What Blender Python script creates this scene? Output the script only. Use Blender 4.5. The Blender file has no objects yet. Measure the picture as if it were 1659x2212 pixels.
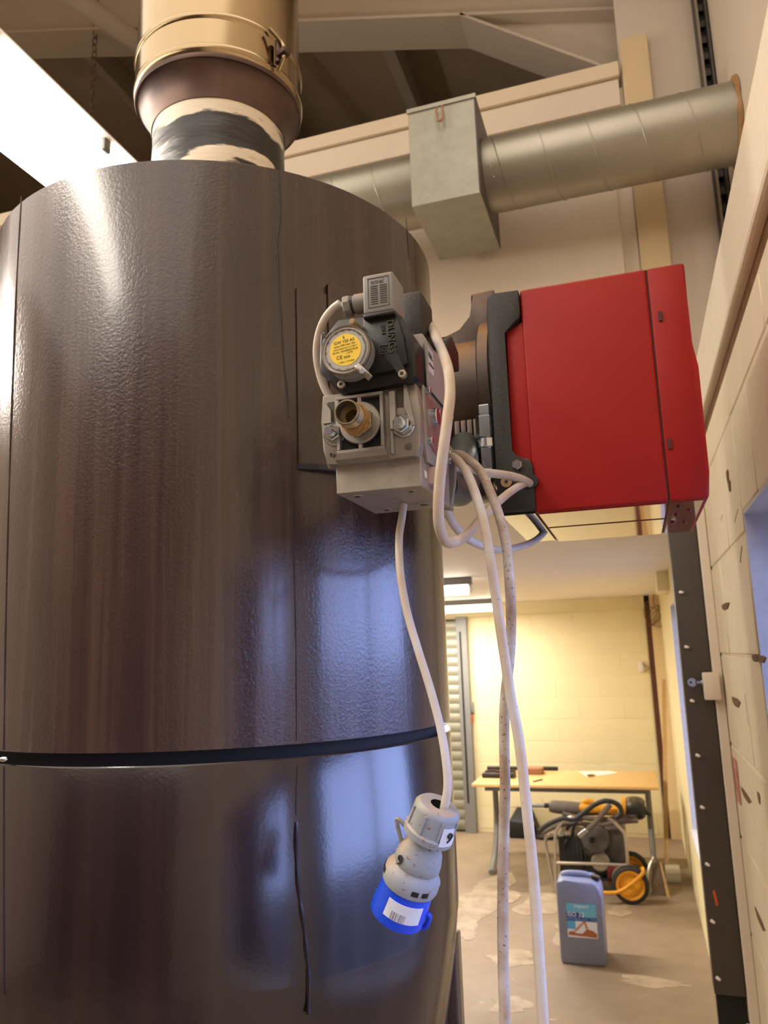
import bpy, bmesh, math, random
from math import sin, cos, pi, radians, hypot, atan2
from mathutils import Vector, Matrix
V = Vector
C = bpy.context.scene.collection
S = bpy.context.scene
random.seed(7)

# ---------------------------------------------------------------- camera
W, H, FPX = 1659, 2212, 1680.0
CAM = V((0, 0, 1.86))
YAW, PITCH, ROLL = radians(17.5), radians(10.5), radians(1.9)
f_ = V((-sin(YAW)*cos(PITCH), cos(YAW)*cos(PITCH), sin(PITCH)))
r0_ = V((cos(YAW), sin(YAW), 0)); u0_ = r0_.cross(f_)
r_ = cos(ROLL)*r0_ - sin(ROLL)*u0_; u_ = cos(ROLL)*u0_ + sin(ROLL)*r0_
cd = bpy.data.cameras.new('camera'); co = bpy.data.objects.new('camera', cd); C.objects.link(co)
R_ = Matrix((r_, u_, -f_)).transposed().to_4x4(); R_.translation = CAM
co.matrix_world = R_
cd.sensor_fit = 'VERTICAL'; cd.sensor_height = 36.0; cd.sensor_width = 27.0
cd.lens = FPX/H*36.0
cd.clip_start = 0.02; cd.clip_end = 200
cd.dof.use_dof = True; cd.dof.focus_distance = 0.72; cd.dof.aperture_fstop = 13.0
S.camera = co
# ---------------------------------------------------------------- world (overcast daylight, slightly blue)
w = bpy.data.worlds.new('world'); S.world = w; w.use_nodes = True
wn = w.node_tree.nodes; wn.clear()
wo = wn.new('ShaderNodeOutputWorld'); wb = wn.new('ShaderNodeBackground')
wb.inputs['Color'].default_value = (0.36, 0.48, 1.0, 1); wb.inputs['Strength'].default_value = 12.0
w.node_tree.links.new(wb.outputs[0], wo.inputs[0])
# ---------------------------------------------------------------- exposure
S.view_settings.view_transform = 'Standard'; S.view_settings.look = 'None'
S.view_settings.gamma = 1.0; S.view_settings.use_curve_mapping = False
S.view_settings.exposure = 0.06
# ---------------------------------------------------------------- big lights
def area(name, loc, target, sx, sy, power, col, spread=None):
    l = bpy.data.lights.new(name, 'AREA'); l.shape = 'RECTANGLE'; l.size = sx; l.size_y = sy
    l.energy = power; l.color = col
    if spread: l.spread = radians(spread)
    o = bpy.data.objects.new(name, l); C.objects.link(o); o.location = loc
    d = V(target)-V(loc); o.rotation_euler = d.to_track_quat('-Z', 'Y').to_euler()
    return o
def portal(name, y0, y1, z0, z1, x):
    l = bpy.data.lights.new(name, 'AREA'); l.shape = 'RECTANGLE'; l.size = y1-y0; l.size_y = z1-z0
    l.cycles.is_portal = True
    o = bpy.data.objects.new(name, l); C.objects.link(o)
    o.location = (x, (y0+y1)/2, (z0+z1)/2)
    o.rotation_euler = Matrix((V((0, 1, 0)), V((0, 0, 1)), V((1, 0, 0)))).transposed().to_euler()
WARM = (1.0, 0.89, 0.78)
# broad soft panel added overhead as key light, then the left fitting
area('added_soft_panel', (-1.9, -1.2, 4.25), (-1.9, -1.2, 0.0), 5.6, 5.2, 190, WARM)
area('workshop_left_fitting', (-2.93, 1.05, 3.15), (-.3, 1.0, 1.6), .14, .4, 26, WARM)
WINS = [(-0.34, 0.50, 1.16, 2.094), (0.66, 1.515, 1.16, 2.094)]   # y0,y1,z0,z1 windows in right wall
for i, q in enumerate(WINS): portal('window_portal', q[0], q[1], q[2], q[3], 0.46)
portal('window_portal', 4.3, 6.0, 0.62, 2.15, 0.52)

# ================================================================ helpers
def ray(px, py):
    return (f_*FPX + r_*(px-W/2) + u_*(H/2-py)).normalized()
def at_y(px, py, Y): d = ray(px, py); return CAM + d*((Y-CAM.y)/d.y)
def at_x(px, py, X): d = ray(px, py); return CAM + d*((X-CAM.x)/d.x)
def at_z(px, py, Z): d = ray(px, py); return CAM + d*((Z-CAM.z)/d.z)

def thing(name, label, cat, loc=(0, 0, 0), group=None):
    o = bpy.data.objects.new(name, None); C.objects.link(o); o.location = loc
    o.empty_display_size = 0.05
    o['label'] = label; o['category'] = cat
    if group: o['group'] = group
    return o
def tag(o, label, cat, group=None):
    o['label'] = label; o['category'] = cat
    if group: o['group'] = group
    return o
def wloc(o):
    v = V((0, 0, 0))
    while o: v += o.location; o = o.parent
    return v
class MB:
    def __init__(s): s.bm = bmesh.new()
    def _xf(s, vs, M):
        if M is not None: bmesh.ops.transform(s.bm, matrix=M, verts=vs)
    def box(s, x0, x1, y0, y1, z0, z1, bev=0, seg=2, M=None):
        r = bmesh.ops.create_cube(s.bm, size=1); vs = r['verts']
        for v in vs: v.co = V(((x0+x1)/2+v.co.x*(x1-x0), (y0+y1)/2+v.co.y*(y1-y0), (z0+z1)/2+v.co.z*(z1-z0)))
        if bev:
            es = list({e for v in vs for e in v.link_edges})
            q = bmesh.ops.bevel(s.bm, geom=es, offset=bev, segments=seg, affect='EDGES', profile=0.5)
            vs = list({v for f in q['faces'] for v in f.verts} | {v for v in vs if v.is_valid})
        s._xf(vs, M); return s
    def cyl(s, p0, p1, r0, r1=None, n=24, caps=True, bev=0):
        p0, p1 = V(p0), V(p1); r1 = r0 if r1 is None else r1
        prof = [(0, 0), (0, r0), ((p1-p0).length, r1), ((p1-p0).length, 0)] if caps else [(0, r0), ((p1-p0).length, r1)]
        if bev:
            L = (p1-p0).length
            prof = [(0, 0), (0, r0-bev), (bev, r0), (L-bev, r1), (L, r1-bev), (L, 0)]
        return s.lathe(prof, p0, p1-p0, n)
    def lathe(s, prof, org, axis, n=32, a0=0, a1=2*pi, ref=None, wob=None):
        org = V(org); ax = V(axis).normalized()
        rx = (V(ref) if ref else (V((0, 0, 1)) if abs(ax.z) < .9 else V((1, 0, 0))))
        e1 = (rx-ax*rx.dot(ax)).normalized(); e2 = ax.cross(e1)
        full = abs(a1-a0-2*pi) < 1e-6; m = n if full else n+1
        rings = []
        for (h, r) in prof:
            if r < 1e-7: rings.append([s.bm.verts.new(org+ax*h)]); continue
            rg = []
            for i in range(m):
                a = a0+(a1-a0)*i/n; rr = r*(wob(a, h) if wob else 1)
                rg.append(s.bm.verts.new(org+ax*h+(e1*cos(a)+e2*sin(a))*rr))
            rings.append(rg)
        for A, B in zip(rings, rings[1:]):
            k = m if full else m-1
            for i in range(k):
                j = (i+1) % m
                try:
                    if len(A) == 1 and len(B) == 1: continue
                    if len(A) == 1: s.bm.faces.new((A[0], B[j], B[i]))
                    elif len(B) == 1: s.bm.faces.new((A[i], A[j], B[0]))
                    else: s.bm.faces.new((A[i], A[j], B[j], B[i]))
                except ValueError: pass
        return s
    def lathe_s(s, prof, *a, **k): return s.lathe([(h*PSC, r) for h, r in prof], *a, **k)
    def tube(s, pts, r, n=12, smooth=8, caps=True, rf=None):
        P = [V(p) for p in pts]
        if smooth and len(P) > 2: P = spline(P, smooth)
        t0 = (P[1]-P[0]).normalized(); up = V((0, 0, 1)) if abs(t0.z) < .9 else V((1, 0, 0))
        e1 = (up-t0*up.dot(t0)).normalized(); prev = None
        for i, p in enumerate(P):
            t = (P[min(i+1, len(P)-1)]-P[max(i-1, 0)]).normalized()
            e1 = (e1-t*e1.dot(t)).normalized(); e2 = t.cross(e1)
            rr = r if rf is None else rf(i/(len(P)-1))*r
            rg = [s.bm.verts.new(p+(e1*cos(2*pi*k/n)+e2*sin(2*pi*k/n))*rr) for k in range(n)]
            if prev:
                for k in range(n): s.bm.faces.new((prev[k], prev[(k+1) % n], rg[(k+1) % n], rg[k]))
            elif caps: s.bm.faces.new(rg[::-1])
            prev = rg
        if caps: s.bm.faces.new(prev)
        return s
    def prism(s, poly, d, bev=0):
        """poly: 3D points (planar), extruded by vector d"""
        d = V(d); a = [s.bm.verts.new(V(p)) for p in poly]; b = [s.bm.verts.new(V(p)+d) for p in poly]
        n = len(a); fs = [s.bm.faces.new(a), s.bm.faces.new(b[::-1])]
        for i in range(n): fs.append(s.bm.faces.new((a[i], b[i], b[(i+1) % n], a[(i+1) % n])))
        if bev:
            es = list({e for v in a+b for e in v.link_edges})
            bmesh.ops.bevel(s.bm, geom=es, offset=bev, segments=2, affect='EDGES', profile=.5)
        return s
    def hexa(s, p8, bev=0):
        """8 points: bottom loop then top loop"""
        v = [s.bm.verts.new(V(p)) for p in p8]
        for q in ((3, 2, 1, 0), (4, 5, 6, 7), (0, 1, 5, 4), (1, 2, 6, 5), (2, 3, 7, 6), (3, 0, 4, 7)):
            s.bm.faces.new([v[i] for i in q])
        if bev: bmesh.ops.bevel(s.bm, geom=list({e for x in v for e in x.link_edges}), offset=bev, segments=2, affect='EDGES', profile=.5)
        return s
    def sphere(s, c, r, sx=1, sy=1, sz=1, sub=2):
        q = bmesh.ops.create_icosphere(s.bm, subdivisions=sub, radius=r)
        for v in q['verts']: v.co = V((c[0]+v.co.x*sx, c[1]+v.co.y*sy, c[2]+v.co.z*sz))
        return s
    def build(s, name, mat, parent=None, smooth=True, loc=None):
        bmesh.ops.recalc_face_normals(s.bm, faces=s.bm.faces)
        me = bpy.data.meshes.new(name)
        base = V(loc) if loc is not None else V((0, 0, 0))
        if parent is None and loc is None:     # origin at base of the mesh
            xs = [v.co for v in s.bm.verts]
            base = V(((min(c.x for c in xs)+max(c.x for c in xs))/2, (min(c.y for c in xs)+max(c.y for c in xs))/2, min(c.z for c in xs)))
            for v in s.bm.verts: v.co -= base
        s.bm.to_mesh(me); s.bm.free()
        if smooth:
            for p in me.polygons: p.use_smooth = True
            me.set_sharp_from_angle(angle=radians(38))
        me.materials.append(mat)
        o = bpy.data.objects.new(name, me); C.objects.link(o)
        if parent is not None:
            o.parent = parent; o.location = base-wloc(parent)
        else: o.location = base
        return o
def spline(P, k):
    out = []
    for i in range(len(P)-1):
        p0 = P[max(i-1, 0)]; p1 = P[i]; p2 = P[i+1]; p3 = P[min(i+2, len(P)-1)]
        for j in range(k):
            t = j/k
            out.append(0.5*((2*p1)+(p2-p0)*t+(2*p0-5*p1+4*p2-p3)*t*t+(3*p1-p0-3*p2+p3)*t**3))
    out.append(P[-1]); return out
def struct(name, mb, mat, smooth=False, label=None):
    o = mb.build(name, mat, smooth=smooth); o['kind'] = 'structure'
    return o
def text(s, size, loc, right, up, mat, parent, ext=0.0001, name='lettering', align='CENTER'):
    cu = bpy.data.curves.new(name, 'FONT'); cu.body = s; cu.size = size; cu.extrude = ext
    cu.align_x = align; cu.align_y = 'CENTER'; cu.resolution_u = 2
    t = bpy.data.objects.new(name, cu); C.objects.link(t)
    bpy.context.view_layer.update()
    me = bpy.data.meshes.new_from_object(t.evaluated_get(bpy.context.evaluated_depsgraph_get()))
    C.objects.unlink(t); bpy.data.objects.remove(t)
    rt = V(right).normalized(); uu = V(up).normalized(); n = rt.cross(uu)
    M = Matrix((rt, uu, n)).transposed().to_4x4(); M.translation = V(loc)
    me.transform(M); me.materials.clear(); me.materials.append(mat)
    o = bpy.data.objects.new(name, me); C.objects.link(o)
    if parent is not None: o.parent = parent; o.location = -wloc(parent)
    return o

# ================================================================ materials
def mat(name, col, rough=.5, metal=0., var=.0, vscale=8., col2=None, bump=0., bscale=60., stretch=(1, 1, 1),
        speck=None, speck_scale=90., speck_amt=.62, coat=0., rvar=0., emit=None, es=0, spec=None, dust=None, dust_amt=.6, bdist=.002, coatr=.1):
    m = bpy.data.materials.new(name); m.use_nodes = True; nt = m.node_tree; N = nt.nodes; L = nt.links
    b = N['Principled BSDF']
    b.inputs['Roughness'].default_value = rough; b.inputs['Metallic'].default_value = metal
    if coat: b.inputs['Coat Weight'].default_value = coat; b.inputs['Coat Roughness'].default_value = coatr
    if spec is not None: b.inputs['Specular IOR Level'].default_value = spec
    tc = N.new('ShaderNodeTexCoord'); mp = N.new('ShaderNodeMapping'); mp.inputs['Scale'].default_value = stretch
    L.new(tc.outputs['Object'], mp.inputs['Vector'])
    out = None
    def noise(sc, det=6, vec=mp, rgh=.6):
        n = N.new('ShaderNodeTexNoise'); n.inputs['Scale'].default_value = sc; n.inputs['Detail'].default_value = det
        n.inputs['Roughness'].default_value = rgh; L.new(vec.outputs[0] if vec is mp else vec.outputs['Object'], n.inputs['Vector']); return n
    def ramp(src, a, b_, inter='LINEAR'):
        r = N.new('ShaderNodeMapRange'); r.inputs['From Min'].default_value = a; r.inputs['From Max'].default_value = b_
        L.new(src, r.inputs['Value']); return r
    def mix(fac, A, Bc):
        x = N.new('ShaderNodeMix'); x.data_type = 'RGBA'
        if isinstance(fac, float): x.inputs[0].default_value = fac
        else: L.new(fac, x.inputs[0])
        for sock, c in ((x.inputs[6], A), (x.inputs[7], Bc)):
            if isinstance(c, tuple): sock.default_value = (*c[:3], 1)
            else: L.new(c, sock)
        return x.outputs[2]
    cur = tuple(col)
    if var or col2:
        c2 = col2 if col2 else tuple(max(0, c*(1-var)) for c in col)
        n = noise(vscale); r = ramp(n.outputs['Fac'], .35, .68); cur = mix(r.outputs[0], cur, c2)
    if dust:
        g = N.new('ShaderNodeNewGeometry'); sp = N.new('ShaderNodeSeparateXYZ'); L.new(g.outputs['Normal'], sp.inputs[0])
        n = noise(25, vec=tc); mu = N.new('ShaderNodeMath'); mu.operation = 'MULTIPLY'
        r = ramp(sp.outputs['Z'], .1, .8); r2 = ramp(n.outputs['Fac'], .3, .6); L.new(r.outputs[0], mu.inputs[0]); L.new(r2.outputs[0], mu.inputs[1])
        mu2 = N.new('ShaderNodeMath'); mu2.operation = 'MULTIPLY'; mu2.inputs[1].default_value = dust_amt; L.new(mu.outputs[0], mu2.inputs[0])
        cur = mix(mu2.outputs[0], cur, dust)
    if speck:
        n = noise(speck_scale, 3, tc); r = ramp(n.outputs['Fac'], speck_amt, speck_amt+.03); cur = mix(r.outputs[0], cur, speck)
    if isinstance(cur, tuple): b.inputs['Base Color'].default_value = (*cur[:3], 1)
    else: L.new(cur, b.inputs['Base Color'])
    if rvar:
        n = noise(vscale*1.7, 4); r = N.new('ShaderNodeMapRange'); r.inputs['From Min'].default_value = .3; r.inputs['From Max'].default_value = .7
        r.inputs['To Min'].default_value = max(0, rough-rvar); r.inputs['To Max'].default_value = min(1, rough+rvar)
        L.new(n.outputs['Fac'], r.inputs['Value']); L.new(r.outputs[0], b.inputs['Roughness'])
    if bump:
        n = noise(bscale, 4, tc); bp = N.new('ShaderNodeBump'); bp.inputs['Strength'].default_value = bump; bp.inputs['Distance'].default_value = bdist
        L.new(n.outputs['Fac'], bp.inputs['Height']); L.new(bp.outputs[0], b.inputs['Normal'])
    if emit: b.inputs['Emission Color'].default_value = (*emit, 1); b.inputs['Emission Strength'].default_value = es
    return m
def srgb(r, g, b):
    return tuple(((c/255)/12.92 if c/255 <= .04045 else ((c/255+.055)/1.055)**2.4) for c in (r, g, b))

CREAM = mat('cream_painted_block', srgb(238, 224, 196), .62, var=.06, vscale=9, bump=.5, bscale=70, bdist=.003, speck=srgb(140, 105, 75), speck_scale=38, speck_amt=.74)
CREAMJ = mat('cream_mortar', srgb(236, 222, 194), .75, var=.15, vscale=20, bump=.4, bscale=120)
YCREAM = mat('yellow_painted_block', srgb(232, 220, 176), .6, var=.05, vscale=3, bump=.3, bscale=60)
YCREAMJ = mat('yellow_mortar', srgb(228, 215, 170), .7)
CREAMPAN = mat('cream_board', srgb(232, 218, 198), .55, var=.06, vscale=3)
TANBOARD = mat('pale_timber_board', srgb(226, 203, 160), .6, var=.1, vscale=4, stretch=(3, 3, .6))
WHITEC = mat('white_ceiling', srgb(232, 226, 222), .6, var=.04, vscale=2)
STEELC = mat('cream_steelwork', srgb(212, 200, 184), .5, var=.08, vscale=3, bump=.15, bscale=30)
ROOFM = mat('roof_sheet', srgb(208, 190, 164), .7, var=.2, vscale=2)
CONC = mat('concrete', srgb(132, 114, 94), .55, col2=srgb(156, 138, 114), vscale=1.4, bump=.3, bscale=30, rvar=.12,
           speck=srgb(180, 172, 160), speck_scale=9, speck_amt=.70)
PATCH = mat('pale_floor_paint', srgb(176, 160, 136), .5, col2=srgb(148, 130, 106), vscale=9)
GALV = mat('galvanised_steel', srgb(176, 172, 158), .42, metal=.8, var=.10, vscale=5)
GALVBOX = mat('galvanised_box', srgb(176, 176, 162), .5, metal=.6, var=.14, vscale=30)
STAIN = mat('stainless_flue', srgb(168, 148, 116), .18, metal=1., var=.12, vscale=5, rvar=.05, stretch=(1, 1, .2))
STAINB = mat('heat_tinted_stainless', srgb(104, 84, 74), .42, metal=.75, col2=srgb(62, 52, 52), vscale=6)
ALU = mat('cast_aluminium', srgb(158, 152, 142), .48, metal=.6, var=.15, vscale=40, bump=.15, bscale=500, bdist=.0004, dust=srgb(170, 140, 100), dust_amt=.6)
ALUM = mat('machined_aluminium', srgb(172, 164, 150), .45, metal=.55, var=.16, vscale=60, bump=.08, bscale=400, bdist=.0004)
ZINC = mat('zinc_plated', srgb(196, 204, 212), .2, metal=1., var=.08, vscale=50)
GREYPL = mat('grey_plastic', srgb(132, 130, 126), .45, var=.1, vscale=40, bump=.08, bscale=800, bdist=.0003, dust=srgb(150, 118, 76), dust_amt=.85)
GREYCOIL = mat('grey_coil_cover', srgb(160, 154, 150), .4, var=.06, vscale=30)
BLKPL = mat('black_plastic', srgb(22, 22, 24), .42, var=.2, vscale=40, bump=.06, bscale=700, bdist=.0003, dust=srgb(120, 104, 76), dust_amt=.55)
BLKDUST = mat('dusty_black_plastic', srgb(36, 33, 31), .6, var=.2, vscale=30, dust=srgb(120, 100, 78), dust_amt=.7, speck=srgb(120, 108, 92), speck_scale=480, speck_amt=.66)
BLACK = mat('black', (.006, .006, .007), .6)
DARK = mat('dark_void', (.01, .009, .009), .8)
RED = mat('red_enamel', srgb(156, 20, 17), .5, var=.12, vscale=9, dust=srgb(150, 100, 66), dust_amt=.85, speck=srgb(190, 70, 54), speck_scale=160, speck_amt=.77, spec=.3)
REDG = mat('red_glossy_underside', srgb(160, 40, 34), .08, var=.1, vscale=9, coat=1., coatr=.04)
BLKGLOSS = mat('glossy_black_underside', srgb(44, 38, 30), .08, coat=1., coatr=.04)
CAST = mat('cast_blast_tube', srgb(96, 84, 78), .45, metal=.6, var=.3, vscale=25, bump=.3, bscale=120, bdist=.0008, dust=srgb(156, 112, 64), dust_amt=1.)
CABLE = mat('grey_cable', srgb(206, 202, 198), .45, col2=srgb(190, 166, 134), vscale=14, speck=(.05, .035, .03), speck_scale=330, speck_amt=.70)
CABLED = mat('dirty_cable', srgb(198, 190, 182), .5, col2=srgb(152, 124, 98), vscale=30, speck=(.09, .06, .045), speck_scale=360, speck_amt=.64)
PLUGG = mat('dusty_grey_plug', srgb(150, 156, 160), .5, var=.1, vscale=30, bump=.2, bscale=400, bdist=.0005, dust=srgb(176, 148, 118), dust_amt=1., speck=srgb(120, 92, 66), speck_scale=240, speck_amt=.64)
BLUE = mat('blue_plastic', srgb(12, 70, 214), .35, var=.1, vscale=20)
YEL = mat('yellow_label', srgb(240, 204, 60), .5)
DIALR = mat('dial_ring', srgb(176, 172, 164), .4)
CLEAR = mat('dial_cover_rim', srgb(150, 142, 130), .15, metal=.6)
INK = mat('ink', (.02, .018, .015), .6)
WHT = mat('white_plastic', srgb(228, 222, 212), .4, var=.05, vscale=30)
WHTL = mat('white_label', srgb(216, 218, 222), .5)
BEECH = mat('beech_laminate', srgb(226, 186, 122), .4, var=.1, vscale=6, stretch=(.4, 4, 4))
GREYM = mat('grey_painted_metal', srgb(128, 128, 124), .45, var=.08, vscale=10)
SLATE = mat('dark_grey_steel', srgb(78, 70, 64), .5, var=.12, vscale=8, speck=srgb(170, 160, 148), speck_scale=55, speck_amt=.76)
WOOD = mat('weathered_timber', srgb(196, 160, 104), .65, var=.25, vscale=10, stretch=(6, 6, .6))
DWOOD = mat('dark_brown_board', srgb(92, 54, 34), .7, var=.35, vscale=10, stretch=(6, 6, .6))
PAINTW = mat('cream_painted_timber', srgb(240, 228, 206), .6, var=.06, vscale=30, stretch=(6, 1, 6), bump=.6, bscale=60, bdist=.002, speck=srgb(150, 120, 88), speck_scale=90, speck_amt=.78)
BROWN = mat('brown_gap', srgb(128, 88, 52), .8, var=.4, vscale=30, bump=.6, bscale=80)
SHUT = mat('shutter_slat', srgb(150, 148, 130), .45, metal=.3, var=.1, vscale=5)
CANM = mat('grey_blue_jerrycan', srgb(126, 132, 156), .42, var=.06, vscale=5)
YELM = mat('yellow_paint', srgb(226, 158, 34), .45, var=.15, vscale=20)
RUBBER = mat('rubber', srgb(34, 32, 30), .6)
HOSEM = mat('dusty_hose', srgb(104, 92, 80), .6, var=.3, vscale=14)
ENG = mat('dark_engine', srgb(42, 40, 38), .5, var=.4, vscale=30)
ENGG = mat('grey_engine', srgb(88, 84, 80), .5, var=.3, vscale=20)
REDD = mat('dark_red_paint', srgb(110, 22, 20), .45, var=.2, vscale=20)
CHROME = mat('dull_chrome_tube', srgb(186, 176, 160), .3, metal=.7)
PAPER = mat('paper', srgb(238, 232, 214), .6)
BOOKB = mat('brown_box', srgb(158, 110, 74), .6)
PIPET = mat('taped_collar', srgb(205, 190, 165), .4)
TUBEE = mat('lit_fluorescent_tube', (1, 1, 1), .5, emit=(1, .90, .74), es=12)
TUBEB = mat('lit_fluorescent_diffuser', (1, 1, 1), .5, emit=(1, .93, .80), es=6)
LREVEAL = mat('white_reveal', srgb(206, 208, 214), .6, var=.12, vscale=30, bump=.5, bscale=60)
ORANGE = mat('orange_paint', srgb(206, 92, 50), .6)

# drum paint: brown-grey, vertical dribbles, orange-peel
def drum_mat(name, base, c2, streak, bumps, rough, bsc=260., coat=.45, amt=.7, rv=.12):
    m = bpy.data.materials.new(name); m.use_nodes = True; nt = m.node_tree; N = nt.nodes; L = nt.links; b = N['Principled BSDF']
    tc = N.new('ShaderNodeTexCoord')
    def noise(scale, stretch, det=5, rg=.6):
        mp = N.new('ShaderNodeMapping'); mp.inputs['Scale'].default_value = stretch; L.new(tc.outputs['Object'], mp.inputs[0])
        n = N.new('ShaderNodeTexNoise'); n.inputs['Scale'].default_value = scale; n.inputs['Detail'].default_value = det; n.inputs['Roughness'].default_value = rg
        L.new(mp.outputs[0], n.inputs['Vector']); return n
    def rng(src, a, b_, c=0, d=1):
        r = N.new('ShaderNodeMapRange'); L.new(src, r.inputs['Value'])
        for k, v in zip(('From Min', 'From Max', 'To Min', 'To Max'), (a, b_, c, d)): r.inputs[k].default_value = v
        return r.outputs[0]
    def mix(fac, A, B):
        x = N.new('ShaderNodeMix'); x.data_type = 'RGBA'; L.new(fac, x.inputs[0])
        for sk, c in ((x.inputs[6], A), (x.inputs[7], B)):
            if isinstance(c, tuple): sk.default_value = (*c, 1)
            else: L.new(c, sk)
        return x.outputs[2]
    n1 = noise(1, (38, 38, .9)); n2 = noise(1, (140, 140, 2.2), 4); n3 = noise(1, (7, 7, 3)); n4 = noise(1, (60, 60, 9), 6, .75)
    c = mix(rng(n3.outputs['Fac'], .35, .65), base, c2)
    c = mix(rng(n1.outputs['Fac'], .46, .74, 0, amt), c, streak)
    c = mix(rng(n2.outputs['Fac'], .55, .75, 0, .35), c, tuple(x*.35 for x in base))
    c = mix(rng(n4.outputs['Fac'], .70, .80, 0, .5), c, tuple(min(1, x*2.2) for x in streak))
    L.new(c, b.inputs['Base Color'])
    L.new(rng(n1.outputs['Fac'], .35, .7, rough, rough+rv), b.inputs['Roughness'])
    n5 = noise(bsc, (1, 1, 1), 3, .55); bp = N.new('ShaderNodeBump'); bp.inputs['Strength'].default_value = bumps; bp.inputs['Distance'].default_value = .0012
    L.new(n5.outputs['Fac'], bp.inputs['Height'])
    bp2 = N.new('ShaderNodeBump'); bp2.inputs['Strength'].default_value = .25 if rv else .06; bp2.inputs['Distance'].default_value = .002
    L.new(n1.outputs['Fac'], bp2.inputs['Height']); L.new(bp.outputs[0], bp2.inputs['Normal']); L.new(bp2.outputs[0], b.inputs['Normal'])
    b.inputs['Coat Weight'].default_value = coat; b.inputs['Coat Roughness'].default_value = rough*.7
    return m
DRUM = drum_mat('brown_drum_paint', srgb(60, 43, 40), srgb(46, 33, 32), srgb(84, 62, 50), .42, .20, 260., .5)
DRUML = drum_mat('brown_drum_paint_lower_dimmed', srgb(40, 26, 28), srgb(28, 20, 22), srgb(60, 43, 36), .10, .20, 260., .30, .4, 0.0)  # dim low reflections put into a darker base colour; smoother finish is its own

# taped collar: white paint under black bitumen bands
def collar_mat():
    m = bpy.data.materials.new('black_sealant_over_white'); m.use_nodes = True; nt = m.node_tree; N = nt.nodes; L = nt.links; b = N['Principled BSDF']
    tc = N.new('ShaderNodeTexCoord'); mp = N.new('ShaderNodeMapping'); mp.inputs['Scale'].default_value = (7, 7, 30); L.new(tc.outputs['Object'], mp.inputs[0])
    n = N.new('ShaderNodeTexNoise'); n.inputs['Scale'].default_value = 1.; n.inputs['Detail'].default_value = 7; L.new(mp.outputs[0], n.inputs['Vector'])
    sp = N.new('ShaderNodeSeparateXYZ'); L.new(tc.outputs['Object'], sp.inputs[0])
    # sealant band between the two bare ends of the collar, edge broken up by noise
    sb = N.new('ShaderNodeMath'); sb.operation = 'SUBTRACT'; L.new(sp.outputs['Z'], sb.inputs[0]); sb.inputs[1].default_value = .222
    ab = N.new('ShaderNodeMath'); ab.operation = 'ABSOLUTE'; L.new(sb.outputs[0], ab.inputs[0])
    ad = N.new('ShaderNodeMath'); ad.operation = 'MULTIPLY_ADD'; L.new(n.outputs['Fac'], ad.inputs[0]); ad.inputs[1].default_value = .16; L.new(ab.outputs[0], ad.inputs[2])
    r2 = N.new('ShaderNodeMapRange'); r2.inputs['From Min'].default_value = .125; r2.inputs['From Max'].default_value = .117; L.new(ad.outputs[0], r2.inputs['Value'])
    x = N.new('ShaderNodeMix'); x.data_type = 'RGBA'; L.new(r2.outputs[0], x.inputs[0]); x.inputs[6].default_value = (*srgb(224, 212, 190), 1); x.inputs[7].default_value = (*srgb(34, 32, 30), 1)
    L.new(x.outputs[2], b.inputs['Base Color']); b.inputs['Roughness'].default_value = .32
    bp = N.new('ShaderNodeBump'); bp.inputs['Strength'].default_value = .8; bp.inputs['Distance'].default_value = .006; L.new(n.outputs['Fac'], bp.inputs['Height']); L.new(bp.outputs[0], b.inputs['Normal'])
    return m
COLLAR = collar_mat()
def glass_mat():
    m = bpy.data.materials.new('window_glass'); m.use_nodes = True; nt = m.node_tree; N = nt.nodes; L = nt.links
    N.remove(N['Principled BSDF']); t = N.new('ShaderNodeBsdfTransparent'); g = N.new('ShaderNodeBsdfGlossy'); g.inputs['Roughness'].default_value = .03
    fr = N.new('ShaderNodeFresnel'); fr.inputs['IOR'].default_value = 1.45
    mx = N.new('ShaderNodeMixShader'); L.new(fr.outputs[0], mx.inputs[0]); L.new(t.outputs[0], mx.inputs[1]); L.new(g.outputs[0], mx.inputs[2])
    L.new(mx.outputs[0], N['Material Output'].inputs['Surface']); return m
GLASS = glass_mat()

# ================================================================ SETTING
XR = 0.20          # near right wall plane
XL, YF = -5.2, -4.2
struct('floor', MB().box(XL, 1.0, YF, 9.0, -.12, 0), CONC)
fl = bpy.data.objects['floor']
# pale worn paint patches, a fraction of a millimetre proud
def blob(cx, cy, rx, ry, seed, n=72):
    rd = random.Random(seed); ph = [rd.uniform(0, 6.28) for _ in range(4)]
    return [(cx+rx*cos(a)*(1+.22*sin(3*a+ph[0])+.14*sin(7*a+ph[1])+.09*sin(11*a+ph[2])+rd.uniform(-.07, .07)), cy+ry*sin(a)*(1+.22*sin(2*a+ph[3])+.12*sin(5*a+ph[1])), 0.0003) for a in [2*pi*i/n for i in range(n)]]
for i, (px, py, rx, ry) in enumerate([(1405, 2121, .17, .07), (1100, 2170, .10, .12), (1110, 2070, .13, .14), (1000, 1990, .16, .45), (1190, 1940, .22, .45), (1235, 2010, .12, .3), (1060, 1930, .2, .5), (1340, 1968, .07, .16)]):
    q = at_z(px, py, 0)
    MB().prism(blob(q.x, q.y, rx, ry, i+3), (0, 0, .0008+.0004*i)).build('paint_patch', PATCH, fl, smooth=False)

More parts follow.
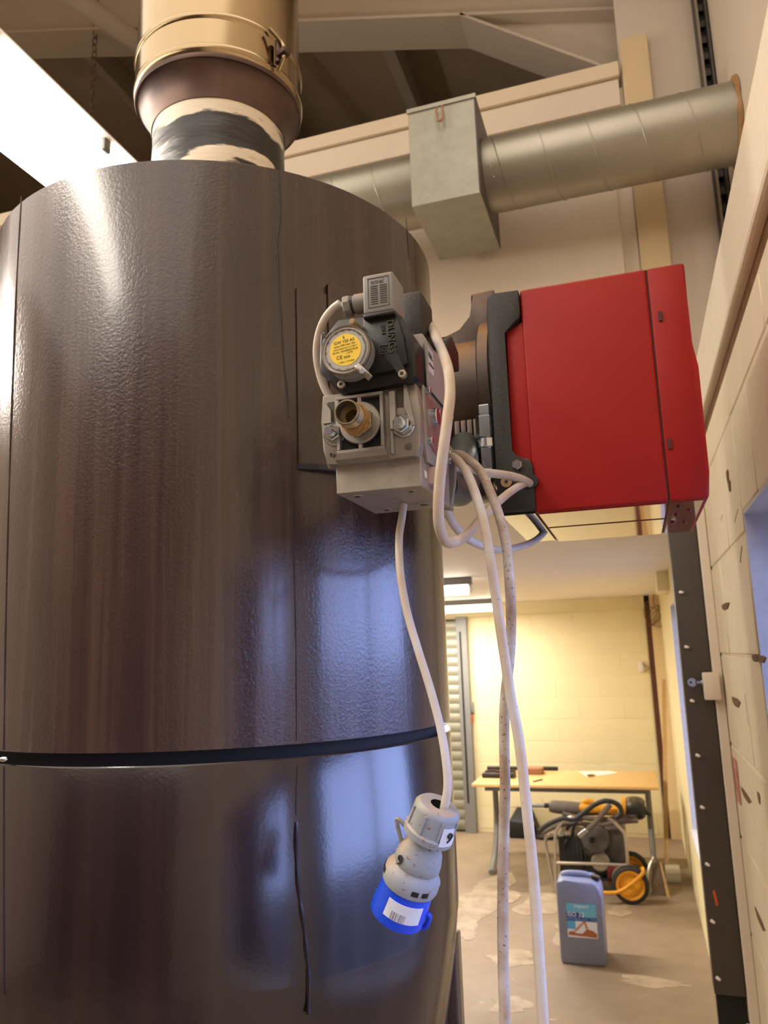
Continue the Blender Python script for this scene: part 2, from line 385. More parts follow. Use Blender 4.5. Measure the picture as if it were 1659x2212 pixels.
# block-work builder: wall in plane of constant x or y
def blockwork(parent, mat_, axis, plane, a0, a1, z0, z1, L, Hc, thick, holes=(), zoff=0, aoff=0, gap=.004, sgn=-1):
    """blocks 'thick' proud of plane toward sgn; a = running axis coordinate"""
    cache = {}
    row = 0; z = z0+zoff
    while z < z1-.02:
        zt = min(z+Hc, z1); a = a0-(L/2 if row % 2 else 0)+aoff
        while a < a1-.01:
            s0, s1 = max(a, a0), min(a+L, a1); a += L
            if s1-s0 < .03: continue
            segs = [(s0, s1, max(z, z0), zt)]
            for (h0, h1, k0, k1) in holes:
                new = []
                for (p, q, c, d) in segs:
                    if q <= h0 or p >= h1 or d <= k0 or c >= k1: new.append((p, q, c, d)); continue
                    if p < h0: new.append((p, h0, c, d))
                    if q > h1: new.append((h1, q, c, d))
                    if c < k0: new.append((max(p, h0), min(q, h1), c, k0))
                    if d > k1: new.append((max(p, h0), min(q, h1), k1, d))
                segs = new
            for (p, q, c, d) in segs:
                if q-p < .02 or d-c < .02: continue
                wdt, hgt = q-p-gap, d-c-gap; key = (round(wdt, 3), round(hgt, 3))
                if key not in cache:
                    mb = MB(); b = 0.003
                    if axis == 'x': mb.box(-.02, thick, -wdt/2, wdt/2, -hgt/2, hgt/2, b, 1) if sgn > 0 else mb.box(-thick, .02, -wdt/2, wdt/2, -hgt/2, hgt/2, b, 1)
                    else: mb.box(-wdt/2, wdt/2, -thick, .02, -hgt/2, hgt/2, b, 1)
                    o = mb.build('block', mat_, parent, loc=(0, 0, 0)); cache[key] = o.data
                else:
                    o = bpy.data.objects.new('block', cache[key]); C.objects.link(o); o.parent = parent
                pr = random.uniform(-.0008, .0008)
                loc = V((plane+pr, (p+q)/2, (c+d)/2)) if axis == 'x' else V(((p+q)/2, plane+pr, (c+d)/2))
                o.location = loc-wloc(parent)
        z += Hc; row += 1

# near right wall with two window openings
holes = [(a, b, c, d) for (a, b, c, d) in WINS]
def slab_with_holes(mb, x0, x1, y0, y1, z0, z1, hs):
    ys = sorted({y0, y1, *[h[0] for h in hs], *[h[1] for h in hs]})
    for a, b in zip(ys, ys[1:]):
        hh = [h for h in hs if h[0] <= a+1e-6 and h[1] >= b-1e-6]
        if hh: mb.box(x0, x1, a, b, z0, hh[0][2]); mb.box(x0, x1, a, b, hh[0][3], z1)
        else: mb.box(x0, x1, a, b, z0, z1)
    return mb
WZ = 2.367
wr = struct('wall_right', slab_with_holes(MB(), XR+.0025, XR+.26, YF, 2.32, 0, WZ, holes), CREAMJ)
blockwork(wr, CREAM, 'x', XR+.0025, -1.9, 2.2, 1.837-.2205*5, WZ-.003, .44, .2205, .0025, holes, aoff=.14)
MB().box(XR, XR+.24, -1.9, 2.2, 0, 1.837-.2205*5, 0).build('block', CREAM, wr, smooth=False)
# roughly filled fixing holes and damage in the blocks
for (px, py, a, b) in [(1572, 1030, .006, .022), (1576, 1050, .006, .018), (1567, 1310, .016, .012), (1590, 1517, .016, .016), (1612, 1720, .018, .014), (1642, 1988, .016, .016), (1631, 1422, .008, .010), (1644, 1424, .010, .010), (1571, 545, .01, .008), (1640, 1724, .007, .018)]:
    q = at_x(px, py, XR-.0005); a *= 4.5 if b < a*2 else 2.5; b *= .8
    MB().prism([(XR-.0014, q.y+a*cos(t)*(1+.3*sin(3*t)), q.z+b*sin(t)*(1+.25*cos(2*t))) for t in [2*pi*i/9 for i in range(9)]], (.003, 0, 0)).build('chipped_hole', BROWN, wr, smooth=False)
for (px, py, px2, py2) in [(1608, 1500, 1616, 1568), (1593, 1100, 1586, 1128), (1560, 1112, 1556, 1124), (1601, 1180, 1598, 1215)]:
    a, b = at_x(px, py, XR-.001), at_x(px2, py2, XR-.001)
    MB().tube([a+V((.0018,0,0)), (a+b)/2+V((.0018, .004, 0)), b+V((.0018,0,0))], .0012, 5, 3).build('crack', BROWN, wr)
# timber wall plate above the blocks, brown gap under it
struct('trim_1', MB().box(XR-.012, XR+.26, -1.9, 2.2, WZ+.028, 2.525, .006, 2), PAINTW)
struct('trim_2', MB().box(XR+.004, XR+.2, -1.9, 2.2, WZ, WZ+.028), BROWN)
# reveals, sills, frames and panes of the right-hand windows
for n, (a, b, c, d) in enumerate(WINS):
    wn_ = MB(); fw = .03; x0, x1 = XR+.15, XR+.19
    wn_.box(x0, x1, a, a+fw, c, d, .003); wn_.box(x0, x1, b-fw, b, c, d, .003); wn_.box(x0, x1, a+fw, b-fw, c, c+fw, .003); wn_.box(x0, x1, a+fw, b-fw, d-fw, d, .003)
    wo_ = struct('window_%d' % (n+1), wn_, WHT, smooth=True)
    MB().box(x0+.005, x1-.005, (a+b)/2-.012, (a+b)/2+.012, c+fw, d-fw, .002).build('mullion', WHT, wo_)
    for (p, q) in ((a+fw, (a+b)/2-.012), ((a+b)/2+.012, b-fw)):
        MB().box(x0+.017, x0+.021, p, q, c+fw, d-fw).build('pane', GLASS, wo_, smooth=False)
    rv = MB(); rv.box(XR+.002, x0, b-.004, b+.002, c, d); rv.box(XR+.002, x0, a-.002, a+.004, c, d); rv.box(XR+.002, x0, a, b, d-.004, d+.002)
    rv.build('reveal', LREVEAL, wo_, smooth=False)
    MB().box(XR-.02, x0, a-.02, b+.0, c-.012, c+.006, .003).build('sill', WHT, wo_)
# upper right wall, set back behind the ledge, with the slotted channel and cream steel column
XU = .36
struct('wall_right_upper', MB().box(XU, XU+.1, YF, 9.0, 2.40, 6.5), CREAMPAN)
struct('wall_back_upper', MB().box(XL, .46, 8.8, 9.0, 0, 6.5), CREAMPAN)
# opening header above the back room, its boards and the door post
HY = 2.2; HZ = 2.395; HTOP = 3.53
wm = struct('wall_middle', MB().box(XL, .10, HY+.02, HY+.14, HZ, HTOP), CREAMPAN)
for (x0, x1) in ((-2.6, .058),):
    MB().box(x0, x1, HY+.008, HY+.02, HZ+.005, 3.455, .001, 1).build('panel', CREAMPAN, wm)
struct('trim_3', MB().box(XL, .096, HY-.012, HY+.16, 3.55, 3.60, .003), mat('pale_cream_fascia', srgb(232, 216, 188), .55, var=.06, vscale=3))
struct('trim_4', MB().box(XL, .092, HY+.0, HY+.16, 3.46, 3.548, .002), CREAMPAN)
# upper cream board on the face of the column
struct('trim_5', MB().box(.104, .184, HY-.004, HY+.02, 2.40, 3.676, .002), TANBOARD)
col = thing('steel_column', 'cream painted steel column in the corner behind the red burner, running up to the roof', 'column', (.24, 2.4, 0))
MB().box(.10, .335, HY+.022, HY+.034, 2.40, 4.9, .001).build('flange', STEELC, col)
MB().box(.20, .212, HY+.034, HY+.30, 0.0, 4.9).build('web', STEELC, col)
MB().box(.10, .335, HY+.30, HY+.312, 2.40, 4.9).build('flange', STEELC, col)
ch = thing('slotted_channel', 'dark slotted steel channel standing upright between cream column and upper wall', 'channel', (.34, 2.36, 2.5))
MB().box(.318, .324, HY+.0, HY+.05, 2.5, 5.0).build('side', SLATE, ch, smooth=False)
MB().box(.350, .356, HY+.0, HY+.05, 2.5, 5.0).build('side', SLATE, ch, smooth=False)
z = 2.52; sme = None
while z < 4.3:
    if sme is None: o = MB().box(-.013, .013, 0, .004, 0, .022).build('rung', SLATE, ch, smooth=False, loc=(0, 0, 0)); sme = o.data
    else: o = bpy.data.objects.new('rung', sme); C.objects.link(o); o.parent = ch
    o.location = V((.337, HY+.03, z))-wloc(ch); z += .055
MB().box(.322, .352, HY+.045, HY+.05, 2.5, 5.0).build('back', BLACK, ch, smooth=False)

# door post of dark steel with white plugs
post = thing('door_post', 'dark grey steel door post at the back room opening studded with white plugs', 'post', (.14, HY, 0))
MB().box(.104, .174, HY, HY+.06, 1.03, HZ+.35, .002).build('face_plate', SLATE, post)
MB().box(.108, .185, HY+.02, HY+.06, 0, 1.03).build('core', BLACK, post)
for (px, py) in [(1472, 1279), (1484, 1397), (1496, 1513), (1508, 1631), (1518, 1743), (1529, 1866), (1540, 1989), (1552, 2112)]:
    q = at_y(px, py, HY)
    MB().cyl((q.x-.004, HY+.001, q.z), (q.x+.003, HY-.009, q.z-.002), .0045, .0035, 10, bev=.001).build('plug', WHT, post)
q = at_y(1545, 1940, HY)
MB().prism([(q.x-.005, HY-.0005, q.z+.016), (q.x+.001, HY-.0005, q.z+.018), (q.x+.006, HY-.0005, q.z-.014), (q.x, HY-.0005, q.z-.018)], (0, .001, 0)).build('paint_mark', ORANGE, post, smooth=False)
struct('trim_6', MB().box(.176, .199, HY-.012, HY+.05, .97, 2.39, .003), CREAMPAN)
struct('trim_7', MB().box(.168, .199, HY-.03, HY+.05, 0, .965, .003), PAINTW)
# key switch
q = at_y(1536, 1482, HY-.03)
ks = thing('key_switch', 'small grey key switch box on the door post with a key left in it', 'switch', (q.x, HY-.03, q.z-.03))
MB().box(q.x-.018, q.x+.021, HY-.040, HY-.012, q.z-.034, q.z+.034, .003).build('case', CREAMPAN, ks)
MB().cyl((q.x-.018, HY-.028, q.z+.010), (q.x-.023, HY-.028, q.z+.010), .006, n=16).build('lock', ZINC, ks)
k = MB().box(q.x-.036, q.x-.022, HY-.0295, HY-.0265, q.z+.007, q.z+.013)
k.cyl((q.x-.044, HY-.0295, q.z+.010), (q.x-.044, HY-.0265, q.z+.010), .011, n=18)
kk = k.build('key', ZINC, ks)
MB().cyl((q.x-.047, HY-.030, q.z+.010), (q.x-.047, HY-.026, q.z+.010), .003, n=10).build('key_hole', BLACK, kk)
# red sticker on the right wall by the post
q = at_x(1592, 1685, XR)
st = MB().box(XR-.0022, XR-.001, q.y-.045, q.y+.03, q.z-.05, q.z+.05).build('warning_sticker', mat('red_sticker', srgb(198, 84, 70), .5, col2=srgb(225, 190, 170), vscale=40), smooth=False)
tag(st, 'faded red and white sticker on the cream block wall below the key switch', 'sticker')

# back room
struct('ceiling', MB().box(-4.2, .9, HY+.14, 8.8, HZ, HZ+.06), WHITEC)
BY = 8.6
wbk = struct('wall_back', MB().box(-4.2, .10, BY+.002, BY+.2, 0, HZ), YCREAMJ)
blockwork(wbk, YCREAM, 'y', BY+.002, -1.76, .095, .03, 2.26, .45, .2235, .002, gap=.004)
struct('trim_8', MB().box(-2.3, .1, BY-.012, BY+.004, 2.262, HZ, .002), YCREAM)
wrb = struct('wall_right_rear', slab_with_holes(MB(), .25, .5, 2.35, 8.9, 0, HZ, [(4.3, 6.0, .62, 2.15)]), YCREAM)
struct('wall_left', MB().box(XL-.1, XL, YF, 9, 0, 6.5), CREAMPAN)
struct('wall_left_rear', MB().box(-4.3, -4.2, HY+.14, 8.9, 0, HZ), YCREAM)
struct('wall_front', MB().box(XL, .6, YF-.1, YF, 0, 6.5), mat('brown_grey_wall', srgb(112, 92, 78), .7, var=.2, vscale=2))
wn3 = MB(); a, b, c, d = 4.3, 6.0, .62, 2.15
for q in ((a, a+.04, c, d), (b-.04, b, c, d), (a+.04, b-.04, c, c+.04), (a+.04, b-.04, d-.04, d)): wn3.box(.40, .44, *q)
w3 = struct('window_3', wn3, WHT)
MB().box(.418, .422, a+.04, b-.04, c+.04, d-.04).build('pane', GLASS, w3, smooth=False)
MB().box(.247, .40, b-.002, b+.004, c, d).build('reveal', LREVEAL, w3, smooth=False)
MB().box(.235, .40, a, b+.02, c-.02, c+.004, .003).build('sill', WHT, w3)
# outdoor ground, so the windows look out on something (paved yard)
struct('yard_ground', MB().box(1.0, 260, -200, 200, -.12, -.02), mat('dark_yard_asphalt', srgb(66, 62, 60), .9))
# corner boarding in the back room
struct('trim_9', MB().hexa([(.10, BY-.02, 0), (.175, BY-.02, 0), (.175, BY+.1, 0), (.10, BY+.1, 0), (.10, BY-.02, HZ-.06), (.15, BY-.02, HZ-.06), (.15, BY+.1, HZ-.06), (.10, BY+.1, HZ-.06)]), DWOOD)
struct('trim_10', MB().hexa([(.15, BY-.05, 0), (.25, BY-.05, 0), (.25, BY+.1, 0), (.15, BY+.1, 0), (.152, BY-.05, HZ), (.25, BY-.05, HZ), (.25, BY+.1, HZ), (.152, BY+.1, HZ)]), TANBOARD)
struct('trim_11', MB().box(.17, .25, 5.9, 6.4, HZ-.14, HZ, .004), YCREAM)

# roller shutter door left
dr = struct('door_1', MB().box(-2.9, -1.90, BY-.03, BY-.015, 0, 2.24), DARK)
z = .02
slat_me = None
while z < 2.22:
    if slat_me is None:
        mb = MB(); n = 8
        pf = [(0, -.012*sin(pi*i/n)-.0, .1*i/n) for i in range(n+1)]
        poly = [(-.5, p[1], p[2]) for p in pf]+[(-.5, .004, .1), (-.5, .004, 0)]
        mb.prism(poly, (1.0, 0, 0)); o = mb.build('slat', SHUT, dr, loc=(0, 0, 0)); slat_me = o.data
    else:
        o = bpy.data.objects.new('slat', slat_me); C.objects.link(o); o.parent = dr
    o.location = V((-2.40, BY-.035, z))-wloc(dr); z += .1
gd = struct('trim_12', MB().box(-1.90, -1.78, BY-.09, BY+.0, 0, 2.26, .004), GREYM)
MB().box(-1.862, -1.842, BY-.094, BY-.088, .3, 2.1).build('track_groove', DARK, gd, smooth=False)
q = at_y(1018, 1535, BY-.03)
ct = thing('shutter_control', 'small grey control box on the yellow wall beside the roller shutter', 'control box', (q.x, BY-.03, q.z-.05))
MB().box(q.x-.03, q.x+.03, BY-.06, BY+.004, q.z-.02, q.z+.09, .006).build('case', GREYM, ct)
MB().box(q.x-.012, q.x+.014, BY-.055, BY+.004, q.z-.13, q.z-.045, .004).build('tag', ORANGE, ct)
MB().tube([(q.x, BY-.03, q.z-.02), (q.x+.006, BY-.035, q.z-.05)], .003, 6, 0).build('cord', BLACK, ct)
# socket with loose leads on the back wall
q = at_y(1388, 1440, BY-.01)
so = thing('wall_fitting', 'small white fitting with loose wires on the yellow wall above the table', 'fitting', (q.x, BY-.01, q.z))
MB().box(q.x-.035, q.x+.01, BY-.03, BY+.004, q.z-.05, q.z+.05, .004).build('case', WHT, so)
MB().tube([(q.x, BY-.03, q.z+.03), (q.x+.03, BY-.06, q.z+.01), (q.x+.06, BY-.05, q.z-.02), (q.x+.02, BY-.04, q.z-.05)], .004, 6, 5).build('wire', HOSEM, so)
# tangle of wire at the ceiling corner
q = at_y(1405, 1330, BY-.08)
wt = MB()
rd = random.Random(5)
pts = []
for i in range(22): pts.append((q.x+.04+.09*sin(i*1.3)+rd.uniform(-.03, .03), BY-.09+rd.uniform(-.03, .02), q.z+.0+.09*cos(i*1.1)+rd.uniform(-.03, .03)))
pts = [(q.x+.05, BY-.05, HZ-.005)]+pts
wt.tube(pts, .0035, 5, 6)
tag(wt.build('wire_tangle', BROWN), 'loose tangle of thin wire hanging in the back room ceiling corner', 'wire')

# fluorescent fittings of the back room
for (p0, p1, yy, lab) in [(-2.3, -1.085, 5.45, 'lit fluorescent ceiling light nearer the burner in the back room'), (-2.6, -1.27, 7.8, 'lit fluorescent ceiling light by the back wall above the shutter')]:
    t = thing('fluorescent_light', lab, 'light', ((p0+p1)/2, yy, HZ), 'back room ceiling lights')
    MB().box(p0, p1, yy-.035, yy+.035, HZ-.055, HZ, .006).build('housing', GREYM, t)
    MB().cyl((p0+.03, yy, HZ-.09), (p1-.03, yy, HZ-.09), .034, n=16).build('tube', TUBEE, t)
    for x in (p0+.012, p1-.012): MB().box(x-.012, x+.012, yy-.02, yy+.02, HZ-.11, HZ-.055, .003).build('end_cap', WHT, t)
    area('back_room_lamp', ((p0+p1)/2, yy, HZ-.14), ((p0+p1)/2, yy, 0), p1-p0, .08, 64, WARM)

# ---- roof, rafter, haunch, purlins
def rafter(Y0, Y1, name, lab):
    t = thing(name, lab, 'beam', (0, Y0, 3.9))
    sl_ = -.2735
    def zz(x, base): return base+sl_*(x-.09)
    zb, zf, zt = 3.925, 3.99, 4.20
    xe = -3.6
    # web (face), bottom flange, top flange
    MB().prism([(xe, Y0+.05, zz(xe, zb)), (.2, Y0+.05, zz(.2, zb)), (.2, Y0+.05, zz(.2, zt)), (xe, Y0+.05, zz(xe, zt))], (0, .012, 0)).build('web', STEELC, t, smooth=False)
    MB().prism([(xe, Y0, zz(xe, zb-.012)), (.2, Y0, zz(.2, zb-.012)), (.2, Y0, zz(.2, zb)), (xe, Y0, zz(xe, zb))], (0, Y1-Y0, 0)).build('flange', STEELC, t, smooth=False)
    MB().prism([(xe, Y0, zz(xe, zt)), (.2, Y0, zz(.2, zt)), (.2, Y0, zz(.2, zt+.012)), (xe, Y0, zz(xe, zt+.012))], (0, Y1-Y0, 0)).build('flange', STEELC, t, smooth=False)
    MB().prism([(-.40, Y0+.05, zz(-.40, zb)), (.2, Y0+.05, zz(.2, zb)), (.2, Y0+.05, 3.62), (.1, Y0+.05, 3.72)], (0, .012, 0)).build('haunch_web', STEELC, t, smooth=False)
    MB().prism([(-.40, Y0, zz(-.40, zb)-.012), (.2, Y0, 3.60), (.2, Y0, 3.612), (-.40, Y0, zz(-.40, zb))], (0, Y1-Y0, 0)).build('haunch_flange', STEELC, t, smooth=False)
    return t
rafter(2.34, 2.50, 'roof_beam', 'cream painted steel roof beam with a tapered haunch above the duct')
def rz(x): return 4.24-.2735*(x-.09)
struct('roof', MB().hexa([(XL, YF, rz(XL)+.14), (.6, YF, rz(.6)+.14), (.6, 9, rz(.6)+.14), (XL, 9, rz(XL)+.14), (XL, YF, rz(XL)+.2), (.6, YF, rz(.6)+.2), (.6, 9, rz(.6)+.2), (XL, 9, rz(XL)+.2)]), ROOFM)
PL = {-.05: 'pale roof purlin nearest the cream steel column', -.85: 'pale roof purlin seen in the dark roof void above the damper box', -1.65: 'pale roof purlin just behind the stainless flue', -2.45: 'pale roof purlin left of the flue near the chain'}
for x in (-.05, -.85, -1.65, -2.45):
    MB_ = MB().prism([(x, 2.0, rz(x)-.0), (x+.055, 2.0, rz(x)-.015), (x+.055, 2.0, rz(x)+.13), (x, 2.0, rz(x)+.14)], (0, 4.5, 0))
    p = MB_.build('purlin', STEELC, smooth=False)
    tag(p, PL[x], 'beam', 'roof purlins')
# sloping rafters on the left behind the flue
for (x0, y0, x1, y1, z0, z1, lab) in [(-1.95, 1.7, -1.2, 4.2, 4.35, 4.45, 'cream diagonal roof brace left of the flue, nearer the chain'),
                                  (-2.75, 1.9, -2.1, 4.6, 4.55, 4.6, 'cream diagonal roof brace at the far left beyond the lit diffuser')]:
    tag(MB().tube([(x0, y0, z0), (x1, y1, z1)], .04, 10, 0).build('roof_brace', STEELC), lab, 'beam')

# ================================================================ DRUM HEATER
AX, AY, RD = -.637, 1.133, .36
ZT, ZS0, ZS1, ZC = 2.507, 1.762, 1.747, 1.502
heater = thing('drum_heater', 'tall brown cylindrical steel heater casing with vertical drips and a dark horizontal gap', 'heater', (AX, AY, 0))
org = (AX, AY, 0)
def ringz(prof, n=128, **k): return MB().lathe([(h, r) for (h, r) in prof], org, (0, 0, 1), n, ref=(1, 0, 0), **k)
ringz([(ZS0, RD-.006), (ZS0, RD), (ZT-.002, RD), (ZT, RD-.002), (ZT, .12), (ZT-.004, .12), (ZT-.004, RD-.006), (ZS0, RD-.006)]).build('upper_casing', DRUM, heater)
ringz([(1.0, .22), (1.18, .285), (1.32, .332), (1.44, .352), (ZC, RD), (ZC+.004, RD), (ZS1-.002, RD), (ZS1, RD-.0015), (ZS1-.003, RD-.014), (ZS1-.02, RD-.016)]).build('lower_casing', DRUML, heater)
ringz([(.9, 0), (.9, .2), (1.2, .25), (1.5, RD-.02), (2.0, RD-.02), (2.0, 0)], 64).build('inner_core', DARK, heater)
for a in (35, 125, 215, 305):
    a = radians(a-14); x, y = AX+.34*cos(a), AY+.34*sin(a)
    MB().box(x-.02, x+.02, y-.02, y+.02, 0, 1.44, .003).build('leg', DRUM, heater)
MB().lathe([(.9, .2), (.9, .26), (.86, .26), (.86, 0)], org, (0, 0, 1), 48).build('base_plate', DRUML, heater)
def onc(px, py, R=RD):
    d = ray(px, py); a = d.x**2+d.y**2; b = -(d.x*AX+d.y*AY); c = AX*AX+AY*AY-R*R
    t = (-b-math.sqrt(max(0, b*b-a*c)))/a; return CAM+d*t
SEAMM = mat('dark_rusty_seam', srgb(34, 22, 18), .6)
def seam(pts, r, m=SEAMM, par=heater, nm='seam'):
    P = [onc(*p, R=RD+.0002) for p in pts]
    MB().tube(P, r, 6, 5, rf=lambda t: .7+.6*abs(sin(17*t))).build(nm, m, par)
seam([(603, 372), (606, 470), (601, 500), (600, 560), (604, 640), (611, 760), (620, 850), (622, 900)], .0011)
seam([(628, 1000), (632, 1100), (636, 1240), (640, 1400), (641, 1600)], .0009)
seam([(644, 1650), (641, 1700), (640, 1760)], .0009)
seam([(640, 1775), (640, 1850), (646, 1930), (655, 1990), (663, 2060), (667, 2120), (666, 2190)], .0024, mat('dark_drip', srgb(30, 22, 26), .25), nm='drip')
seam([(46, 425), (36, 600), (26, 850), (18, 1100), (12, 1350), (8, 1620)], .0008)
seam([(8, 1655), (8, 1900), (8, 2150)], .0008)
seam([(877, 470), (881, 520), (884, 560)], .0006)
# access panel round the burner port
def patch(a0, a1, z0, z1, t):
    mb = MB(); n = 28
    mb.lathe([(z0, RD-.002), (z0, RD+t), (z1, RD+t), (z1, RD-.002)], org, (0, 0, 1), n, radians(a0), radians(a1), ref=(1, 0, 0)); return mb
patch(-46, 46, 2.098, 2.338, .003).build('access_panel', DRUM, heater)
patch(-39, 39, 2.104, 2.352, .0055).build('panel_flange', DRUM, heater)
lip = MB(); n = 24; top = []; 
prof = []
for i in range(n+1):
    a = radians(-46+92*i/n); e = .004+.020*(sin(pi*i/n)**.6)
    prof.append((a, e))
inner = [(AX+(RD-.002)*cos(a), AY+(RD-.002)*sin(a), 2.094) for a, e in prof]
outer = [(AX+(RD+e)*cos(a), AY+(RD+e)*sin(a), 2.094) for a, e in prof]
for i in range(n):
    lip.hexa([inner[i], inner[i+1], outer[i+1], outer[i]]+[(p[0], p[1], p[2]+.007) for p in (inner[i], inner[i+1], outer[i+1], outer[i])])
lip.build('panel_lip', mat('glossy_dark_lip', srgb(40, 38, 50), .2), heater)
for (px, py) in [(957, 1563), (12, 1640)]:
    q = onc(px-3, py, RD+.004)
    MB().sphere(q, .005, 1.3, 1, .7).build('fixing_clip', ZINC, heater)

# ================================================================ FLUE
flue = thing('flue_pipe', 'shiny stainless steel flue pipe rising from the top of the brown heater', 'flue', (AX, AY, ZT))
FX, FY = -.647, 1.128
RF = .147
fo = (FX, FY, 0)
MB().lathe([(2.846, RF), (5.2, RF)], fo, (0, 0, 1), 96).build('outer_pipe', STAIN, flue)
cb = MB().lathe([(2.850, RF+.001), (2.853, RF+.003), (2.857, RF+.0045), (2.861, RF+.005), (2.865, RF+.0045), (2.868, RF+.002), (2.914, RF+.002), (2.917, RF+.0045), (2.921, RF+.005), (2.925, RF+.0045), (2.929, RF+.001)], fo, (0, 0, 1), 96).build('clamp_band', STAIN, flue)
MB().lathe([(2.852, RF+.001), (2.846, RF+.0025), (2.842, RF+.001), (2.842, RF-.002)], fo, (0, 0, 1), 96).build('bottom_rim', STAINB, flue)
MB().lathe([(2.843, RF-.001), (2.840, RF-.006), (2.830, .134), (2.815, .125), (2.79, .1195), (2.79, .10)], fo, (0, 0, 1), 96).build('reducer', STAINB, flue)
# clamp latch on right
a = radians(-22); e = V((cos(a), sin(a), 0)); tn = V((-sin(a), cos(a), 0)); p = V(fo)+e*(RF+.012)+V((0, 0, 2.885))
MB().cyl(p-V((0, 0, .02)), p+V((0, 0, .022)), .006, n=12).build('latch_pin', STAINB, cb)
MB().tube([p+V((0, 0, .034))-tn*.02, p+e*.010+V((0, 0, .012)), p+e*.014-V((0, 0, .012)), p-V((0, 0, .036))+tn*.0], .0035, 8, 5).build('latch_lever', STAIN, cb)
MB().box(-.010, .010, -.008, .008, -.005, .005, .001, M=Matrix.Translation(p+e*.012-V((0, 0, .008)))@Matrix.Rotation(a, 4, 'Z')).build('latch_hook', STAINB, cb)
ib = MB().lathe([(ZT-.006, .1185), (ZT+.01, .119), (ZT+.10, .1172), (ZT+.19, .1185), (ZT+.26, .1175), (ZT+.30, .118)], fo, (0, 0, 1), 96, wob=lambda a, h: 1+.006*sin(5*a+h*40)+.004*sin(11*a-h*70))
o = ib.build('sealed_collar', COLLAR, flue)
# shift coordinates so the material's Z starts at the collar base
for v in o.data.vertices: v.co.z -= ZT
o.location.z += ZT

# ================================================================ BURNER
B0, B1 = .95, 1.225        # near and far side
burner = thing('gas_burner', 'red and black box-shaped gas burner bolted to the side of the brown heater', 'burner', (-.03, 1.09, 2.0))
def sidebox(pts, y0, y1): return MB().prism([(x, y0, z) for x, z in pts], (0, y1-y0, 0), bev=.0)
# main red cover (front part), seam, rear cover
def rbox(x0, x1, y0, y1, z0, z1, b): return MB().box(x0, x1, y0, y1, z0, z1, b, 3)
XB0, XB1, XS = -.106, .095, .0495
ZB0, ZB1 = 2.027, 2.320
rcov = MB(); q0 = at_y(1125, 622, B0)
rcov.box(XB0, XS-.0004, B0, B1, ZB0, ZB1, .0035, 3)
rc = rcov.build('cover', RED, burner)
# rear cover tapering outwards lower down
rr_ = [(XS+.0004, ZB0), (XB1-.002, ZB0), (XB1+.001, ZB0+.03), (XB1+.002, 2.185), (XB1-.002, 2.215), (XB1-.002, 2.26), (XB1-.001, ZB1), (XS+.0004, ZB1)]
r2 = MB().prism([(x, B0, z) for x, z in rr_], (0, B1-B0, 0), bev=.0035).build('rear_cover', RED, burner)
MB().box(XS-.0012, XS+.0012, B0+.0025, B1-.002, ZB0+.001, ZB1-.001).build('seam_gap', BLACK, burner, smooth=False)
# narrow red front portion recessed by the black housing, highlight edge
MB().prism([(XB0-.024, B0+.004, ZB0+.055), (XB0+.003, B0+.004, ZB0+.05), (XB0+.003, B0+.004, ZB1-.040), (XB0-.022, B0+.004, ZB1-.053)], (0, B1-B0-.008, 0), bev=.003).build('cover_lip', RED, burner)
for (px, py) in [(1426, 683), (1446, 959)]:
    q = at_y(px, py, B0-.001)
    MB().box(q.x-.002, q.x+.0022, B0-.0022, B0+.002, q.z-.006, q.z+.006).build('slot', mat('slot_dark', srgb(70, 28, 24), .6), r2, smooth=False)
# glossy underside plate with screws
MB().box(XB0+.004, XS-.002, B0+.008, B1-.008, ZB0-.0015, ZB0+.002).build('underside_plate', REDG, burner, smooth=False)
MB().box(XS+.003, XB1-.008, B0+.008, B1-.008, ZB0-.001, ZB0+.001).build('underside_plate', REDG, burner, smooth=False)
MB().box(XB0+.004, XS-.002, B0+.12, B0+.123, ZB0-.0022, ZB0+.002).build('underside_joint', REDD, burner, smooth=False)
for (x, y) in [(XS+.012, .99), (XS+.012, 1.05), (XS+.010, 1.11), (XB1-.02, 1.02), (XB1-.02, 1.12)]:
    MB().cyl((x, y, ZB0-.003), (x, y, ZB0), .0026, n=10).build('screw', REDD, burner)
# black housing
bh = [(-.150, ZB0+.004), (XB0+.002, ZB0+.003), (XB0+.002, 2.084), (XB0-.002, 2.094), (XB0-.018, 2.098), (XB0-.024, 2.106), (XB0-.024, ZB1-.056), (XB0-.004, ZB1-.042), (XB0-.001, ZB1-.034), (XB0-.001, ZB1-.001), (-.142, ZB1), (-.148, ZB1-.006), (-.150, ZB1-.03)]
hs = MB().prism([(x, B0-.004, z) for x, z in bh], (0, B1-B0+.006, 0), bev=.002).build('black_housing', BLKDUST, burner)
MB().box(-.148, XB0-.001, B0+.01, B1-.01, ZB0+.0005, ZB0+.006).build('housing_underside', BLKGLOSS, burner, smooth=False)
q = at_y(1117, 1004, B0-.006)
hb = MB().cyl((q.x, B0-.001, q.z), (q.x, B0-.009, q.z), .0068, n=6, bev=.001).build('hex_bolt', ZINC, hs)
q = at_y(1094, 1041, B0-.004)
MB().cyl((q.x, B0-.002, q.z), (q.x, B0-.0055, q.z), .007, n=18).build('socket_screw', mat('tan_screw', srgb(160, 130, 96), .5), hs)
MB().cyl((q.x, B0-.005, q.z), (q.x, B0-.006, q.z), .0022, n=10).build('screw_hole', BLACK, hs)
q = at_y(1148, 1041, B0)
GR = q.copy()
MB().cyl((q.x, B0-.0052, q.z), (q.x, B0+.02, q.z), .0088, n=24).build('cable_hole', BLACK, hs)
